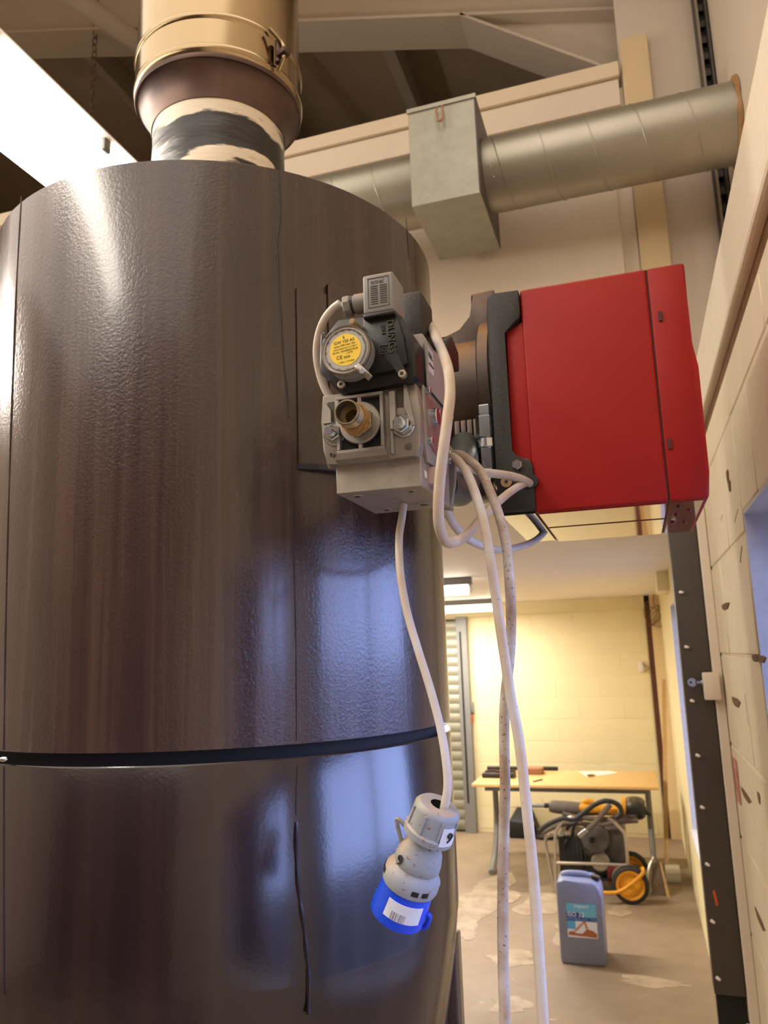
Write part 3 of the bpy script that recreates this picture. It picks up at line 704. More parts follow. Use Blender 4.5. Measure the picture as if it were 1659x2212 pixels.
# blast tube, flange casting
tz, ty = 2.236, 1.09
MB().cyl((-.30, ty, tz), (-.172, ty, tz), .080, n=64).build('blast_tube', CAST, burner)
fl_ = MB().cyl((-.176, ty, tz), (-.158, ty, tz), .100, n=64, bev=.002).build('mounting_flange', CAST, burner)
MB().cyl((-.158, ty, tz), (-.149, ty, tz), .108, n=64, bev=.002).build('housing_collar', BLKPL, burner)
# web rising from tube to the flange top
MB().prism([(-.152, ty-.05, 2.372), (-.186, ty-.05, 2.370), (-.186, ty-.05, 2.335), (-.203, ty-.05, 2.316), (-.238, ty-.05, 2.308), (-.238, ty-.05, 2.26), (-.152, ty-.05, 2.26)], (0, .10, 0), bev=.003).build('flange_web', CAST, burner)
# ribbed block and hydraulic-like fittings below the tube
for i in range(4):
    x = -.208+.0085*i
    MB().box(x, x+.007, .985, 1.03, 2.118, 2.166, .0012).build('rib', CAST, burner)
MB().box(-.215, -.165, .99, 1.06, 2.085, 2.118, .004).build('elbow_block', BLKPL, burner)
MB().prism([(-.190, .99, 2.09), (-.165, .99, 2.08), (-.160, .99, 2.065), (-.185, .99, 2.06)], (0, .05, 0), bev=.003).build('latch', BLKPL, burner)
x, y = -.1605, .955
for (z0, z1, r, n, m) in [(2.158, 2.171, .0125, 6, ZINC), (2.128, 2.157, .0135, 6, ZINC), (2.115, 2.128, .0115, 24, ZINC), (2.086, 2.115, .0125, 6, ZINC), (2.066, 2.086, .0045, 12, ZINC)]:
    MB().cyl((x, y, z0), (x, y, z1), r, n=n, bev=.0012).build('pipe_fitting', m, burner)
MB().box(-.176, -.150, .968, 1.03, 2.10, 2.16, .002).build('fitting_bracket', BLKPL, burner)

# ================================================================ GAS VALVE
vx0, vx1 = -.257, -.168
FYv = .65
valve = thing('gas_valve', 'grey aluminium gas valve block with nipple, black pressure switch and yellow dial', 'valve', (-.21, .70, 2.0))
lb = MB().box(-.251, -.170, FYv+.003, .765, 2.0075, 2.036, .0007, 1).build('lower_block', ALUM, valve)
for (x, y, r) in [(-.236, .668, .0055), (-.184, .668, .0045), (-.232, .745, .0055), (-.190, .735, .008)]:
    MB().cyl((x, y, 2.0065), (x, y, 2.0085), r, n=20, bev=.0006).build('recessed_screw', ALUM, lb)
    MB().cyl((x, y, 2.0060), (x, y, 2.0070), r*.5, n=6).build('socket', BLKPL, lb)
MB().box(-.256, -.170, FYv+.008, .768, 2.034, 2.101, .001, 1).build('body', ALU, valve)
# front flange plate (outline with chamfered ears)
pl = [(-.2595, 2.048), (-.2560, 2.034), (-.2400, 2.0325), (-.172, 2.033), (-.1675, 2.040), (-.1660, 2.075), (-.1700, 2.102), (-.236, 2.100), (-.2590, 2.100), (-.2610, 2.075)]
fp = MB().prism([(x, FYv-.006, z) for x, z in pl], (0, .014, 0), bev=.0008).build('front_flange', ALU, valve)
q = at_y(778, 922, FYv-.006); NX, NZ = -.2205, 2.0665
# raised square frame with four dark corner openings
sx0, sx1, sz0, sz1 = -.2435, -.1985, 2.0405, 2.0945
yf = FYv-.0135
fr = MB()
bw = .0032
fr.box(sx0, sx1, yf, FYv-.005, sz0, sz0+bw, .0005, 1); fr.box(sx0, sx1, yf, FYv-.005, sz1-bw, sz1, .0005, 1)
fr.box(sx0, sx0+bw, yf, FYv-.005, sz0+bw, sz1-bw, .0005, 1); fr.box(sx1-bw, sx1, yf, FYv-.005, sz0+bw, sz1-bw, .0005, 1)
fr.box((sx0+sx1)/2-.0017, (sx0+sx1)/2+.0017, yf+.0005, FYv-.005, sz0+bw, sz1-bw)
fr.box(sx0+bw, sx1-bw, yf+.0005, FYv-.005, (sz0+sz1)/2-.004, (sz0+sz1)/2+.004)
sf = fr.build('square_frame', ALU, valve)
for i in (0, 1):
    for j in (0, 1):
        cx_ = sx0+.0125+(sx1-sx0-.025)*i; cz_ = sz0+.0125+(sz1-sz0-.025)*j
        MB().box(cx_-.0088, cx_+.0088, FYv-.0075, FYv-.0062, cz_-.0092, cz_+.0092).build('pocket', BLACK, sf, smooth=False)
nc = ((sx0+sx1)/2, (sz0+sz1)/2)
MB().cyl((nc[0], yf+.004, nc[1]), (nc[0], yf-.001, nc[1]), .0195, n=48, bev=.0008).build('boss', ALU, valve)
hx = MB().cyl((nc[0], yf, nc[1]), (nc[0], yf-.006, nc[1]), .0145, n=6, bev=.0012).build('nipple_hex', mat('dull_brass_steel', srgb(136, 124, 100), .4, metal=.7, var=.3, vscale=60), valve)
BR = mat('threaded_steel', srgb(168, 154, 128), .3, metal=.85, var=.25, vscale=80)
np_ = []
y0 = yf-.004; L_ = .030
prof = [(0, .0108)]
for i in range(14): prof += [(.008+i*.0014, .0117), (.0087+i*.0014, .0111)]
prof += [(L_-.001, .0115), (L_, .0110), (L_, .0099), (L_-.002, .0094), (L_-.016, .0094), (L_-.016, .0066), (0.0, .0066)]
nip = MB().lathe(prof, (nc[0], y0, nc[1]), (0, -1, 0), 40).build('nipple', BR, valve)
MB().cyl((nc[0], y0+.001, nc[1]), (nc[0], y0-.001, nc[1]), .0075, n=24).build('bore', BLACK, nip)
# hemp fibres wound on the nipple
rd = random.Random(3); hm = MB()
HEMP = mat('hemp_fibre', srgb(176, 134, 74), .8)
for i in range(110):
    a = rd.uniform(-.3, 2.6) if i < 80 else rd.uniform(2.4, 5.5); y = y0-rd.uniform(.003, .017); r1 = .0116+rd.uniform(0, .0016)
    pts = [(nc[0]+r1*sin(a+k*.35), y+rd.uniform(-.0012, .0012), nc[1]+(r1+rd.uniform(-.0001, .0014)*k)*cos(a+k*.35)) for k in range(4)]
    hm.tube(pts, .00030, 4, 3)
hm_ = hm.build('hemp_thread', HEMP, nip); hm_['kind'] = 'stuff'
# flange-nut bolts
for (px, py) in [(870.5, 920), (723, 938)]:
    q = at_y(px, py, FYv-.007)
    bn = MB().cyl((q.x, FYv-.0055, q.z), (q.x, FYv-.0085, q.z), .0112, .0108, n=36, bev=.0008).build('flange_nut', ZINC, valve)
    MB().cyl((q.x, FYv-.008, q.z), (q.x, FYv-.0155, q.z), .0084, .0082, n=6, bev=.0008).build('hex', ZINC, bn)
    pf_ = [(0, .0042)]
    for i in range(6): pf_ += [(.001+i*.0011, .0046), (.0016+i*.0011, .0041)]
    pf_ += [(.009, .0042), (.0096, .0036), (.0096, 0)]
    MB().lathe(pf_, (q.x, FYv-.0145, q.z), (0, -1, 0), 20).build('stud', ZINC, bn)
# ribs on the flange plate
MB().box(-.1935, -.1875, FYv-.0115, FYv-.005, 2.058, 2.094, .0006, 1).build('rib', ALU, fp)
MB().box(-.1940, -.1910, FYv-.0095, FYv-.005, 2.036, 2.060, .0006, 1).build('rib', ALU, fp)
MB().prism([(-.1800, FYv-.010, 2.0785), (-.1795, FYv-.010, 2.098), (-.1775, FYv-.010, 2.099), (-.1735, FYv-.010, 2.080), (-.1705, FYv-.010, 2.060), (-.1735, FYv-.010, 2.060)], (0, .006, 0)).build('rib', ALU, fp, smooth=False)
MB().box(-.1875, -.1805, FYv-.0066, FYv-.0058, 2.079, 2.098, .0003, 1).build('recess_shade', mat('painted_recess_shade', srgb(84, 78, 70), .6, metal=.3), fp)  # flat dark plates: shade of the slots put into their colour
MB().box(-.2545, -.2480, FYv-.0066, FYv-.0058, 2.074, 2.093, .0003, 1).build('recess_shade', bpy.data.materials['painted_recess_shade'], fp)
MB().prism([(-.258, FYv-.010, 2.092), (-.2555, FYv-.010, 2.092), (-.2500, FYv-.010, 2.084), (-.2500, FYv-.010, 2.072), (-.258, FYv-.010, 2.072)], (0, .006, 0)).build('rib', ALU, fp, smooth=False)
MB().hexa([(-.246, FYv-.012, 2.0355), (-.196, FYv-.012, 2.0355), (-.196, FYv-.005, 2.033), (-.246, FYv-.005, 2.033), (-.2435, yf, 2.041), (-.1985, yf, 2.041), (-.1985, FYv-.005, 2.041), (-.2435, FYv-.005, 2.041)]).build('rib', ALU, fp, smooth=False)
text('Rp1/2', .0058, at_y(727, 982, FYv-.0064), (1, 0, -.0), (0, 0, 1), INK, fp, .0002)
# punched stamp
rd = random.Random(9); sm = MB(); q = at_y(882, 965, FYv-.007)
for i in range(26):
    a = i*2.4; r = .0036*math.sqrt(i/26); sm.sphere((q.x+r*cos(a), FYv-.0062, q.z+r*sin(a)), .00045, sub=1)
sm.build('round_stamp', INK, fp)
# left side screw heads
for (x, z) in [(-.2615, 2.084), (-.2625, 2.068), (-.2605, 2.038)]:
    MB().cyl((-.256, FYv+.012, z), (x-.001, FYv+.012, z), .0042, n=16, bev=.0008).build('side_screw', ALU, valve)
# right side cover plates
rp = MB().prism([(-.170, .660, 2.107), (-.170, .660, 2.046), (-.170, .668, 2.032), (-.170, .745, 2.036), (-.170, .760, 2.060), (-.170, .750, 2.108)], (.0035, 0, 0), bev=.0005).build('side_plate', ALUM, valve)
MB().prism([(-.1665, .668, 2.096), (-.1665, .668, 2.052), (-.1665, .690, 2.046), (-.1665, .735, 2.046), (-.1665, .735, 2.082), (-.1665, .706, 2.096)], (.0012, 0, 0)).build('rating_plate', mat('worn_purple_plate', srgb(158, 122, 116), .35, metal=.4, col2=srgb(150, 150, 150), vscale=60), rp, smooth=False)
for (y, z) in [(.668, 2.100), (.668, 2.052), (.706, 2.090), (.742, 2.050), (.738, 2.098)]:
    MB().cyl((-.167, y, z), (-.1615, y, z), .0036, n=16, bev=.0006).build('cap_screw', ZINC, rp)
MB().cyl((-.167, .688, 2.080), (-.1600, .688, 2.080), .0088, n=28, bev=.0008).build('test_port', ZINC, rp)
MB().box(-.171, -.160, .678, .700, 2.014, 2.030, .001).build('white_cap', mat('pinkish_cap', srgb(206, 176, 160), .5), lb)
MB().box(-.1712, -.1695, .664, .672, 2.018, 2.024).build('paint_mark', CREAMPAN, lb, smooth=False)
# rear bracket plate and bolts
MB().prism([at_y(px, py, .775) for px, py in [(938, 925), (953, 935), (976, 968), (984, 1000), (982, 1045), (974, 1102), (938, 1095)]], (0, .008, 0), bev=.0008).build('rear_flange', ALU, valve)
MB().box(-.25, -.176, .765, .782, 2.015, 2.09, .001).build('rear_body', ALU, valve)
q = at_y(966, 985, .775)
MB().cyl((q.x, .775, q.z), (q.x, .767, q.z), .0065, n=6, bev=.001).build('hex_nut', ZINC, valve)
# elbow pipe to the burner
MB().tube([at_y(955, 1050, .785), at_y(975, 1060, .815), at_y(992, 1062, .84), at_y(1003, 1045, .865), at_y(1004, 1015, .90), at_y(1003, 985, .94), at_y(1003, 960, .985)], .0175, 24, 8).build('elbow_pipe', mat('grey_green_casting', srgb(88, 92, 88), .35, metal=.5, var=.3, vscale=40), valve)
# coil housing with label
cl = MB().box(-.250, -.1665, .668, .775, 2.103, 2.158, .003, 2)
ch_ = cl.build('coil_cover', GREYCOIL, valve)
MB().prism([(-.165, .667, 2.104), (-.165, .667, 2.147), (-.165, .765, 2.160), (-.165, .775, 2.104)], (.0012, 0, 0), bev=.0003).build('coil_side', GREYCOIL, ch_)
MB().box(-.1665, -.1635, .672, .692, 2.1215, 2.1460).build('label', WHTL, ch_, smooth=False)
text('R.B.L.', .0070, (-.1632, .6815, 2.1375), (0, 1, 0), (0, 0, 1), INK, ch_, .00015)
MB().box(-.1634, -.1630, .674, .690, 2.1280, 2.1295).build('label_line', INK, ch_, smooth=False)
# rear black solenoid
s2 = MB().box(-.192, -.172, .690, .735, 2.158, 2.212, .003, 2)
s2.box(-.192, -.176, .735, .765, 2.160, 2.200, .003, 2)
so_ = s2.build('rear_solenoid', BLKDUST, valve)
MB().prism([(-.170, .735, 2.176), (-.170, .76, 2.190), (-.170, .79, 2.182), (-.170, .79, 2.160), (-.170, .735, 2.150)], (.012, 0, 0), bev=.002).build('solenoid_clip', BLKPL, so_)
MB().box(-.245, -.205, .672, .70, 2.150, 2.180, .002).build('switch_back', BLKDUST, valve)

# ---- pressure switch
PS = .628
sw_out = [(-.2385, 2.1690), (-.2385, 2.165), (-.2560, 2.150), (-.2575, 2.117), (-.2390, 2.0975), (-.2330, 2.0955), (-.1700, 2.0985), (-.1655, 2.1030), (-.1655, 2.1400), (-.1760, 2.1575), (-.1790, 2.1640), (-.2100, 2.1650)]
sw = MB().prism([(x, PS+.006, z) for x, z in [(-.2385, 2.168), (-.2550, 2.150), (-.2560, 2.117), (-.2390, 2.0975), (-.2330, 2.0955), (-.1710, 2.0985), (-.1662, 2.1035), (-.1662, 2.1400), (-.1785, 2.1600), (-.1800, 2.1655)]], (0, .036, 0), bev=.0016).build('switch_housing', BLKPL, valve)
MB().prism([(x, PS-.001, z) for x, z in [(-.2120, 2.1640), (-.2120, 2.1200), (-.2060, 2.1080), (-.1880, 2.1080), (-.1720, 2.1130), (-.1745, 2.1400), (-.1795, 2.1560), (-.1800, 2.1640)]], (0, .012, 0), bev=.0012).build('switch_front', BLKPL, sw)
wl = [(-.1905, 2.1285), (-.1860, 2.1300), (-.1815, 2.1270), (-.1800, 2.1230), (-.1765, 2.1135), (-.1740, 2.1070), (-.1770, 2.1035), (-.1810, 2.1050), (-.1855, 2.1130), (-.1905, 2.1190), (-.1925, 2.1240)]
MB().prism([(x, PS-.0016, z) for x, z in wl], (0, .004, 0)).build('screw_well', BLACK, sw, smooth=False)
for (px, py, yy) in [(738, 831, PS+.004), (869, 808, PS-.002)]:
    q = at_y(px, py, yy)
    sc = MB().cyl((q.x, yy+.004, q.z), (q.x, yy-.002, q.z), .0038, n=24, bev=.0007).build('cap_screw', mat('dull_screw', srgb(170, 160, 140), .35, metal=.8), sw)
    MB().cyl((q.x, yy-.0018, q.z), (q.x, yy-.0022, q.z), .0019, n=6).build('hex_socket', BLACK, sc)
text('DUNGS', .0092, at_y(845, 727, PS-.0015), (0.06, 0, -1), (1, 0, .06), mat('raised_black', srgb(62, 58, 54), .4), sw, .0009)
text('®', .004, at_y(852, 762, PS-.0015), (0.06, 0, -1), (1, 0, .06), bpy.data.materials['raised_black'], sw, .0004)
text('IP54', .0050, at_y(827, 712, PS-.0015), (.06, 0, -1), (1, 0, .06), bpy.data.materials['raised_black'], sw, .0006)
q = at_y(830, 755, PS-.0015); sqm = MB()
for s_ in (.0042, .0020):
    t_ = .0006
    for d_ in ((-s_, s_, -s_, -s_+t_), (-s_, s_, s_-t_, s_), (-s_, -s_+t_, -s_, s_), (s_-t_, s_, -s_, s_)):
        sqm.box(q.x+d_[0], q.x+d_[1], PS-.0020, PS-.0008, q.z+d_[2], q.z+d_[3])
sqm.build('double_square_mark', bpy.data.materials['raised_black'], sw, smooth=False)
# dial
DY = PS-.015; dq = at_y(746, 756, DY); DX, DZ = dq.x, dq.z; DS = 1.16
MB().lathe([(0, .0165*DS), (.004, .0195*DS), (.015, .0200*DS), (.021, .0200*DS)], (DX, DY-.001, DZ), (0, 1, 0), 64).build('dial_body', GREYPL, valve)
dl = MB().lathe([(0, 0), (0, .0188*DS), (.0012, .0188*DS)], (DX, DY, DZ), (0, 1, 0), 64).build('dial', DIALR, valve)
MB().lathe([(.003, .0203*DS), (-.0005, .0200*DS), (-.0016, .0194*DS), (-.0008, .0186*DS), (.001, .0185*DS)], (DX, DY, DZ), (0, 1, 0), 64).build('dial_rim', CLEAR, dl)
MB().cyl((DX, DY-.0004, DZ), (DX, DY+.0004, DZ), .0128*DS, n=48).build('yellow_disc', YEL, dl)
tl = .10; rt = V((cos(tl), 0, sin(tl))); uu = V((-sin(tl), 0, cos(tl)))
def dtext(s, size, dx, dy, rot=0):
    a = rot; R2 = rt*cos(a)+uu*sin(a); U2 = -rt*sin(a)+uu*cos(a)
    text(s, size*DS, V((DX, DY-.0006, DZ))+rt*dx*DS+uu*dy*DS, R2, U2, INK, dl, .00005)
dtext('GW 150 A5', .0034, 0, .0068)
dtext('pmax.=500 mbar Gas', .0020, 0, .0040)
dtext('~(AC) 50-60 Hz 10 A 250 V', .0017, 0, .0015)
dtext('ID.No.: CE-0085AO3220', .0020, 0, -.0008)
dtext('-13770', .0020, .003, -.0030)
dtext('CE', .0042, -.0055, -.0053)
dtext('0036', .0026, .0008, -.0060)
dtext('1 kPa = 10 mbar', .0019, 0, -.0095)
dtext('$', .0028, 0, .0102)
for s_, a in [('5', 55), ('10', 72), ('20', 90), ('30', 110), ('50', 145), ('70', 178), ('90', 212), ('110', 246), ('130', 272), ('150', 300)]:
    a_ = radians(a); dtext(s_, .0024, .0158*cos(a_), .0158*sin(a_), a_-pi/2)
for i, c_ in enumerate('mbar  Made in Germany'):
    a_ = radians(44-i*4.3)
    if c_ != ' ': dtext(c_, .0019, .0160*cos(a_), .0160*sin(a_), a_-pi/2)
# clear cover screw tab lower right, and clip left
q = at_y(779, 797, DY-.001)
tb = MB().box(-.003, .003, -.0016, .0016, -.0095, .0095, .0008, M=Matrix.Translation(q+V((.0025, 0, -.003)))@Matrix.Rotation(radians(-42), 4, 'Y')).build('cover_tab', CLEAR, dl)
MB().cyl((q.x+.0025, q.y-.001, q.z-.0035), (q.x+.0025, q.y-.004, q.z-.0035), .0026, n=14, bev=.0005).build('tab_screw', ZINC, tb)
q = at_y(768, 703, PS)
MB().cyl((q.x, PS+.004, q.z), (q.x, PS-.010, q.z), .0034, .0028, n=14, bev=.0006).build('cover_peg', mat('dusty_peg', srgb(160, 132, 92), .6), valve)
MB().tube([at_y(706, 745, PS+.002), at_y(700, 722, PS), at_y(695, 724, PS), at_y(693, 760, PS), at_y(694, 805, PS), at_y(705, 820, PS+.004)], .0008, 6, 4).build('wire_clip', ZINC, valve)
# ---- grey electrical connector on top
c0, c1, cz0, cz1 = -.2095, -.1805, 2.163, 2.2005
cn = MB().box(c0, c1, .622, .657, cz0, cz1, .0022, 3).build('plug_connector', GREYPL, valve)
MB().box(c0-.0004, c1+.0004, .6214, .6576, cz0-.004, cz0, .0012).build('gasket', BLKPL, cn)
ln = MB()
for i in range(9):
    z = 2.1885-i*.0021
    for x in (-.2015, -.1928): ln.box(x-.0004, x+.0062, .6213, .6222, z-.0004, z+.0004)
ln.build('moulded_lines', mat('grey_groove', srgb(92, 90, 86), .5), cn, smooth=False)
text('omel', .0062, (-.1955, .6216, 2.1925), (1, 0, 0), (0, 0, 1), bpy.data.materials['grey_groove'], cn, .0002)
fr2 = MB(); a_, b_, c_, d_ = -.2045, -.1845, 2.1680, 2.1965
for q in ((a_, b_, c_, c_+.0005), (a_, b_, d_-.0005, d_), (a_, a_+.0005, c_, d_), (b_-.0005, b_, c_, d_)): fr2.box(q[0], q[1], .6214, .6222, q[2], q[3])
fr2.build('moulded_frame', bpy.data.materials['grey_groove'], cn, smooth=False)
gz = 2.183
gl = MB().cyl((c0+.002, .640, gz), (-.2235, .640, gz), .0092, n=32, bev=.001).build('gland_neck', GREYPL, cn)
MB().cyl((-.2230, .640, gz), (-.2262, .640, gz), .0082, n=32).build('gland_ring', BLKDUST, gl)
MB().cyl((-.2260, .640, gz-.0005), (-.2335, .640, gz-.001), .0102, n=8, bev=.0012).build('gland_nut', GREYPL, gl)

# ================================================================ CABLES
def cable(name, pts, r, m, label, **k):
    mb = MB().tube([at_y(px, py, Y) if not isinstance(px, str) else None for (px, py, Y) in pts], r, 16, 8)
    o = mb.build(name, m); return tag(o, label, 'cable') if label else o
cable('sensor_cable', [(735, 655, .640), (718, 668, .642), (700, 692, .645), (688, 725, .650), (684, 765, .655), (690, 805, .660), (703, 842, .664), (722, 872, .668)], .0038, CABLE,
      'thin grey cable looping left of the yellow dial from the connector down behind the valve')
cable('supply_cable', [(900, 665, .82), (922, 690, .76), (946, 738, .68), (966, 790, .625), (972, 845, .61), (967, 900, .605), (958, 970, .602), (950, 1040, .605), (947, 1100, .61), (950, 1140, .62), (962, 1168, .64), (980, 1172, .66), (1008, 1156, .70), (1040, 1120, .76), (1075, 1085, .83), (1110, 1057, .90), (1130, 1046, .935), (1142, 1041, .952)], .0046, CABLE,
      'dusty grey cable in front of the valve, looping up into the burner')
cable('burner_cable', [(975, 1010, .80), (1000, 1012, .84), (1035, 1020, .87), (1065, 1023, .89), (1100, 1028, .91), (1128, 1036, .928), (1147, 1046, .950)], .0052, CABLE,
      'short grey cable running level from behind the valve into the black burner housing')
cable('hanging_cable', [(975, 985, .78), (990, 996, .74), (1010, 1025, .71), (1028, 1070, .69), (1045, 1130, .68), (1058, 1200, .675), (1070, 1280, .675), (1080, 1350, .675), (1092, 1430, .675), (1104, 1510, .675), (1121, 1600, .675), (1138, 1749, .67), (1153, 1899, .665), (1163, 2048, .66), (1173, 2212, .655), (1180, 2420, .65)], .0044, CABLE,
      'cleaner white hanging cable, the one crossing in front towards the right')
cable('hanging_cable', [(975, 980, .80), (1000, 985, .76), (1035, 1015, .73), (1060, 1065, .71), (1080, 1120, .70), (1094, 1180, .695), (1101, 1260, .69), (1104, 1340, .69), (1101, 1420, .69), (1092, 1500, .69), (1089, 1580, .69), (1091, 1700, .69), (1088, 1800, .69), (1086, 1936, .685), (1087, 2085, .68), (1091, 2212, .675), (1095, 2420, .67)], .0045, CABLED,
      'dirtier hanging cable passing behind, lower end hanging left of the other')
cable('loop_cable', [(958, 1075, .79), (968, 1110, .80), (990, 1145, .83), (1025, 1172, .88), (1070, 1187, .95), (1115, 1183, 1.02), (1160, 1165, 1.10), (1190, 1130, 1.15)], .0048, CABLE,
      'bluish grey cable sagging in a loop under the burner from behind the valve')
lead = thing('plug_lead', 'white dirt-spotted lead hanging below the gas valve with a blue and grey industrial plug', 'plug', (-.19, .68, 1.65))
P = [(872, 1090, .72), (868, 1120, .715), (862, 1165, .70), (865, 1240, .69), (879, 1320, .685), (902, 1400, .68), (930, 1490, .675), (951, 1570, .67), (963, 1640, .665), (967, 1700, .662), (958, 1752, .660)]
MB().tube([at_y(*p) for p in P], .0037, 16, 8).build('lead', CABLE, lead)
T = at_y(949, 1738, .658); Bm = at_y(862, 1962, .676)
ax = (Bm-T).normalized(); Lp = (Bm-T).length; PSC = Lp/.112
def pl_(a): return T+ax*(Lp*a)
nut = MB().lathe_s([(0, .0075), (0, .0165), (.003, .0192), (.006, .0196), (.024, .0200), (.026, .0215), (.032, .0212), (.034, .0165), (.02, .01)], T, ax, 40).build('cap_nut', PLUGG, lead)
e1 = (V((0, -1, 0))-ax*V((0, -1, 0)).dot(ax)).normalized(); e2 = ax.cross(e1)
for a in range(0, 360, 45):
    a = radians(a+10); d_ = e1*cos(a)+e2*sin(a)
    p0 = T+d_*.0198+ax*(.006*PSC); t_ = ax.cross(d_)
    MB().hexa([p0-t_*.0012-d_*.001, p0+t_*.0012-d_*.001, p0+t_*.0012+d_*.0012, p0-t_*.0012+d_*.0012]+[x+ax*(.0175*PSC) for x in (p0-t_*.0012-d_*.001, p0+t_*.0012-d_*.001, p0+t_*.0012+d_*.0012, p0-t_*.0012+d_*.0012)]).build('ridge', PLUGG, nut)
body = MB().lathe_s([(.030, .0150), (.036, .0142), (.042, .0150), (.048, .0180), (.056, .0196), (.062, .0200), (.064, .0190), (.068, .0215), (.072, .0240), (.081, .0243), (.084, .0236), (.084, .019)], T, ax, 48, wob=lambda a, h: 1+.012*sin(3*a)).build('plug_body', PLUGG, lead)
sh = MB().lathe_s([(.083, .0218), (.086, .0222), (.104, .0232), (.106, .0236), (.118, .0234), (.119, .0218), (.100, .0205)], T, ax, 48).build('blue_shroud', BLUE, lead)
MB().cyl(T+ax*(.095*PSC), T+ax*(.0955*PSC), .0205, n=32).build('plug_face', BLKPL, sh)
def pang(px, py):   # angle on plug axis nearest pixel
    return 0
# label wrapped on the shroud
rgt = V((1, 0, 0)); 
def wrap(a0, a1, h0, h1, R0, R1, m, nm, par, th=.0004):
    mb = MB(); n = 14
    mb.lathe_s([(h0, R0-.0006), (h0, R0+th), (h1, R1+th), (h1, R1-.0006)], T, ax, n, radians(a0), radians(a1), ref=(0, -1, 0)); return mb.build(nm, m, par)
wrap(-62, 18, .0915, .1085, .0227, .0235, WHTL, 'label', sh)
bc = 0
for i, wd in enumerate([.9, .5, 1.2, .4, .9, .4, .4, 1.1, .5, .8, .4, .6]):
    a0 = 2-i*2.6; wrap(a0-wd, a0, .1005, .1080, .0231, .02352, INK, 'barcode_bar', sh, .0006)
for a in (-50, -28, 62, 84):
    wrap(a-7, a+7, .0745, .0790, .0242, .0243, BLACK, 'slot', body, .0003)
# hook on the left side of the body
hp = T+ax*(.040*PSC); lft = (V((-1, 0, -.2))-ax*V((-1, 0, -.2)).dot(ax)).normalized()
MB().tube([T+ax*(.036*PSC)+lft*.016, T+ax*(.031*PSC)+lft*.026, T+ax*(.034*PSC)+lft*.0275, T+ax*(.050*PSC)+lft*.018], .0018, 8, 5).build('hook', PLUGG, body)
rg_ = -lft
MB().tube([T+ax*(.104*PSC)+rg_*.0232, T+ax*(.106*PSC)+rg_*.0262, T+ax*(.116*PSC)+rg_*.0262, T+ax*(.119*PSC)+rg_*.0235], .0022, 8, 4).build('keyway', BLUE, sh)
fd = (CAM-T).normalized()
def ptext(s, size, h, ang, R, par):
    a = radians(ang); d_ = (e1*cos(a)+e2*sin(a)); t_ = ax.cross(d_)
    n_ = d_; up = -ax; rtt = up.cross(n_)
    text(s, size, T+ax*h*PSC+d_*(R+.0003), rtt, up, INK, par, .0006)
AT = [0]
for (px, py, Rr, h, par, size, s_) in [(968, 1805, .0205, .019, nut, .013, '9'), (885, 1842, .0200, .058, body, .013, '9')]:
    best = min(range(-90, 91, 2), key=lambda A: (lambda P_: hypot(P_[0]-px, P_[1]-py))((lambda q: ((q-CAM).dot(r_)/(q-CAM).dot(f_)*FPX+W/2, H/2-(q-CAM).dot(u_)/(q-CAM).dot(f_)*FPX))(T+ax*h*PSC+(e1*cos(radians(A))+e2*sin(radians(A)))*Rr)))
    if par is nut:
        a0 = best; 
        mbx = MB().lathe_s([(.0105, .0190), (.0105, .0203), (.0275, .0218), (.0275, .020)], T, ax, 6, radians(best-22), radians(best+22), ref=(0, -1, 0)); mbx.build('number_label', WHTL, nut)
        ptext(s_, size, h, best, .0213, par)
    else: ptext(s_, size, h, best, .0205, par)

# ================================================================ DUCT AND DAMPER
dy, dz, dr_ = 2.0, 3.184, .101
duct = thing('spiral_duct', 'round galvanised spiral duct running across the cream wall into the right wall', 'duct', (-.4, dy, dz-.1))
MB().cyl((-3.2, dy, dz), (-.476, dy, dz), dr_, n=64).build('duct_section', GALV, duct)
MB().cyl((-.290, dy, dz), (.362, dy, dz), dr_, n=64).build('duct_section', GALV, duct)
def helix(x0, x1, pitch):
    pts = []; n = int((x1-x0)/pitch*40)
    for i in range(n+1):
        t = i/40; pts.append((x0+pitch*t, dy+(dr_+.0002)*cos(2*pi*t+1), dz+(dr_+.0002)*sin(2*pi*t+1)))
    return MB().tube(pts, .0016, 6, 0)
helix(-.29, .37, .123).build('spiral_seam', GALV, duct)
helix(-3.1, -.47, .123).build('spiral_seam', GALV, duct)
for (x, a) in [(-.268, 200), (-.262, 215)]:
    MB().sphere((x, dy+dr_*cos(radians(a)), dz+dr_*sin(radians(a))), .0035, sub=1).build('rivet', ZINC, duct)
MB().lathe([(0, dr_+.012), (.006, dr_+.010), (.010, dr_)], (.358, dy, dz), (-1, 0, 0), 48, wob=lambda a, h: 1+.04*sin(5*a)+.03*sin(9*a)).build('foam_seal', mat('brown_foam', srgb(178, 136, 88), .8, var=.3, vscale=30, bump=.6, bscale=90), duct)
dm = MB().box(-.476, -.290, 1.85, 2.16, 3.045, 3.332, .001, 1).build('damper_box', GALVBOX, duct); dm['label'] = 'square galvanised damper box on the duct with a small clip'
MB().box(-.479, -.287, 1.846, 1.852, 3.325, 3.337).build('top_lip', GALVBOX, dm, smooth=False)
MB().box(-.292, -.288, 1.848, 2.162, 3.05, 3.337).build('side_lip', SLATE, dm, smooth=False)
q = at_y(951, 245, 1.84)
MB().tube([q+V((-.008, 0, .022)), q+V((-.010, -.008, .0)), q+V((-.006, -.010, -.026)), q+V((.006, -.010, -.026)), q+V((.008, -.008, 0)), q+V((.006, 0, .022))], .0032, 8, 5).build('clip', mat('rusty_clip', srgb(170, 130, 100), .5, metal=.4), dm)
for q in ((888, 440), (1036, 421)): pass

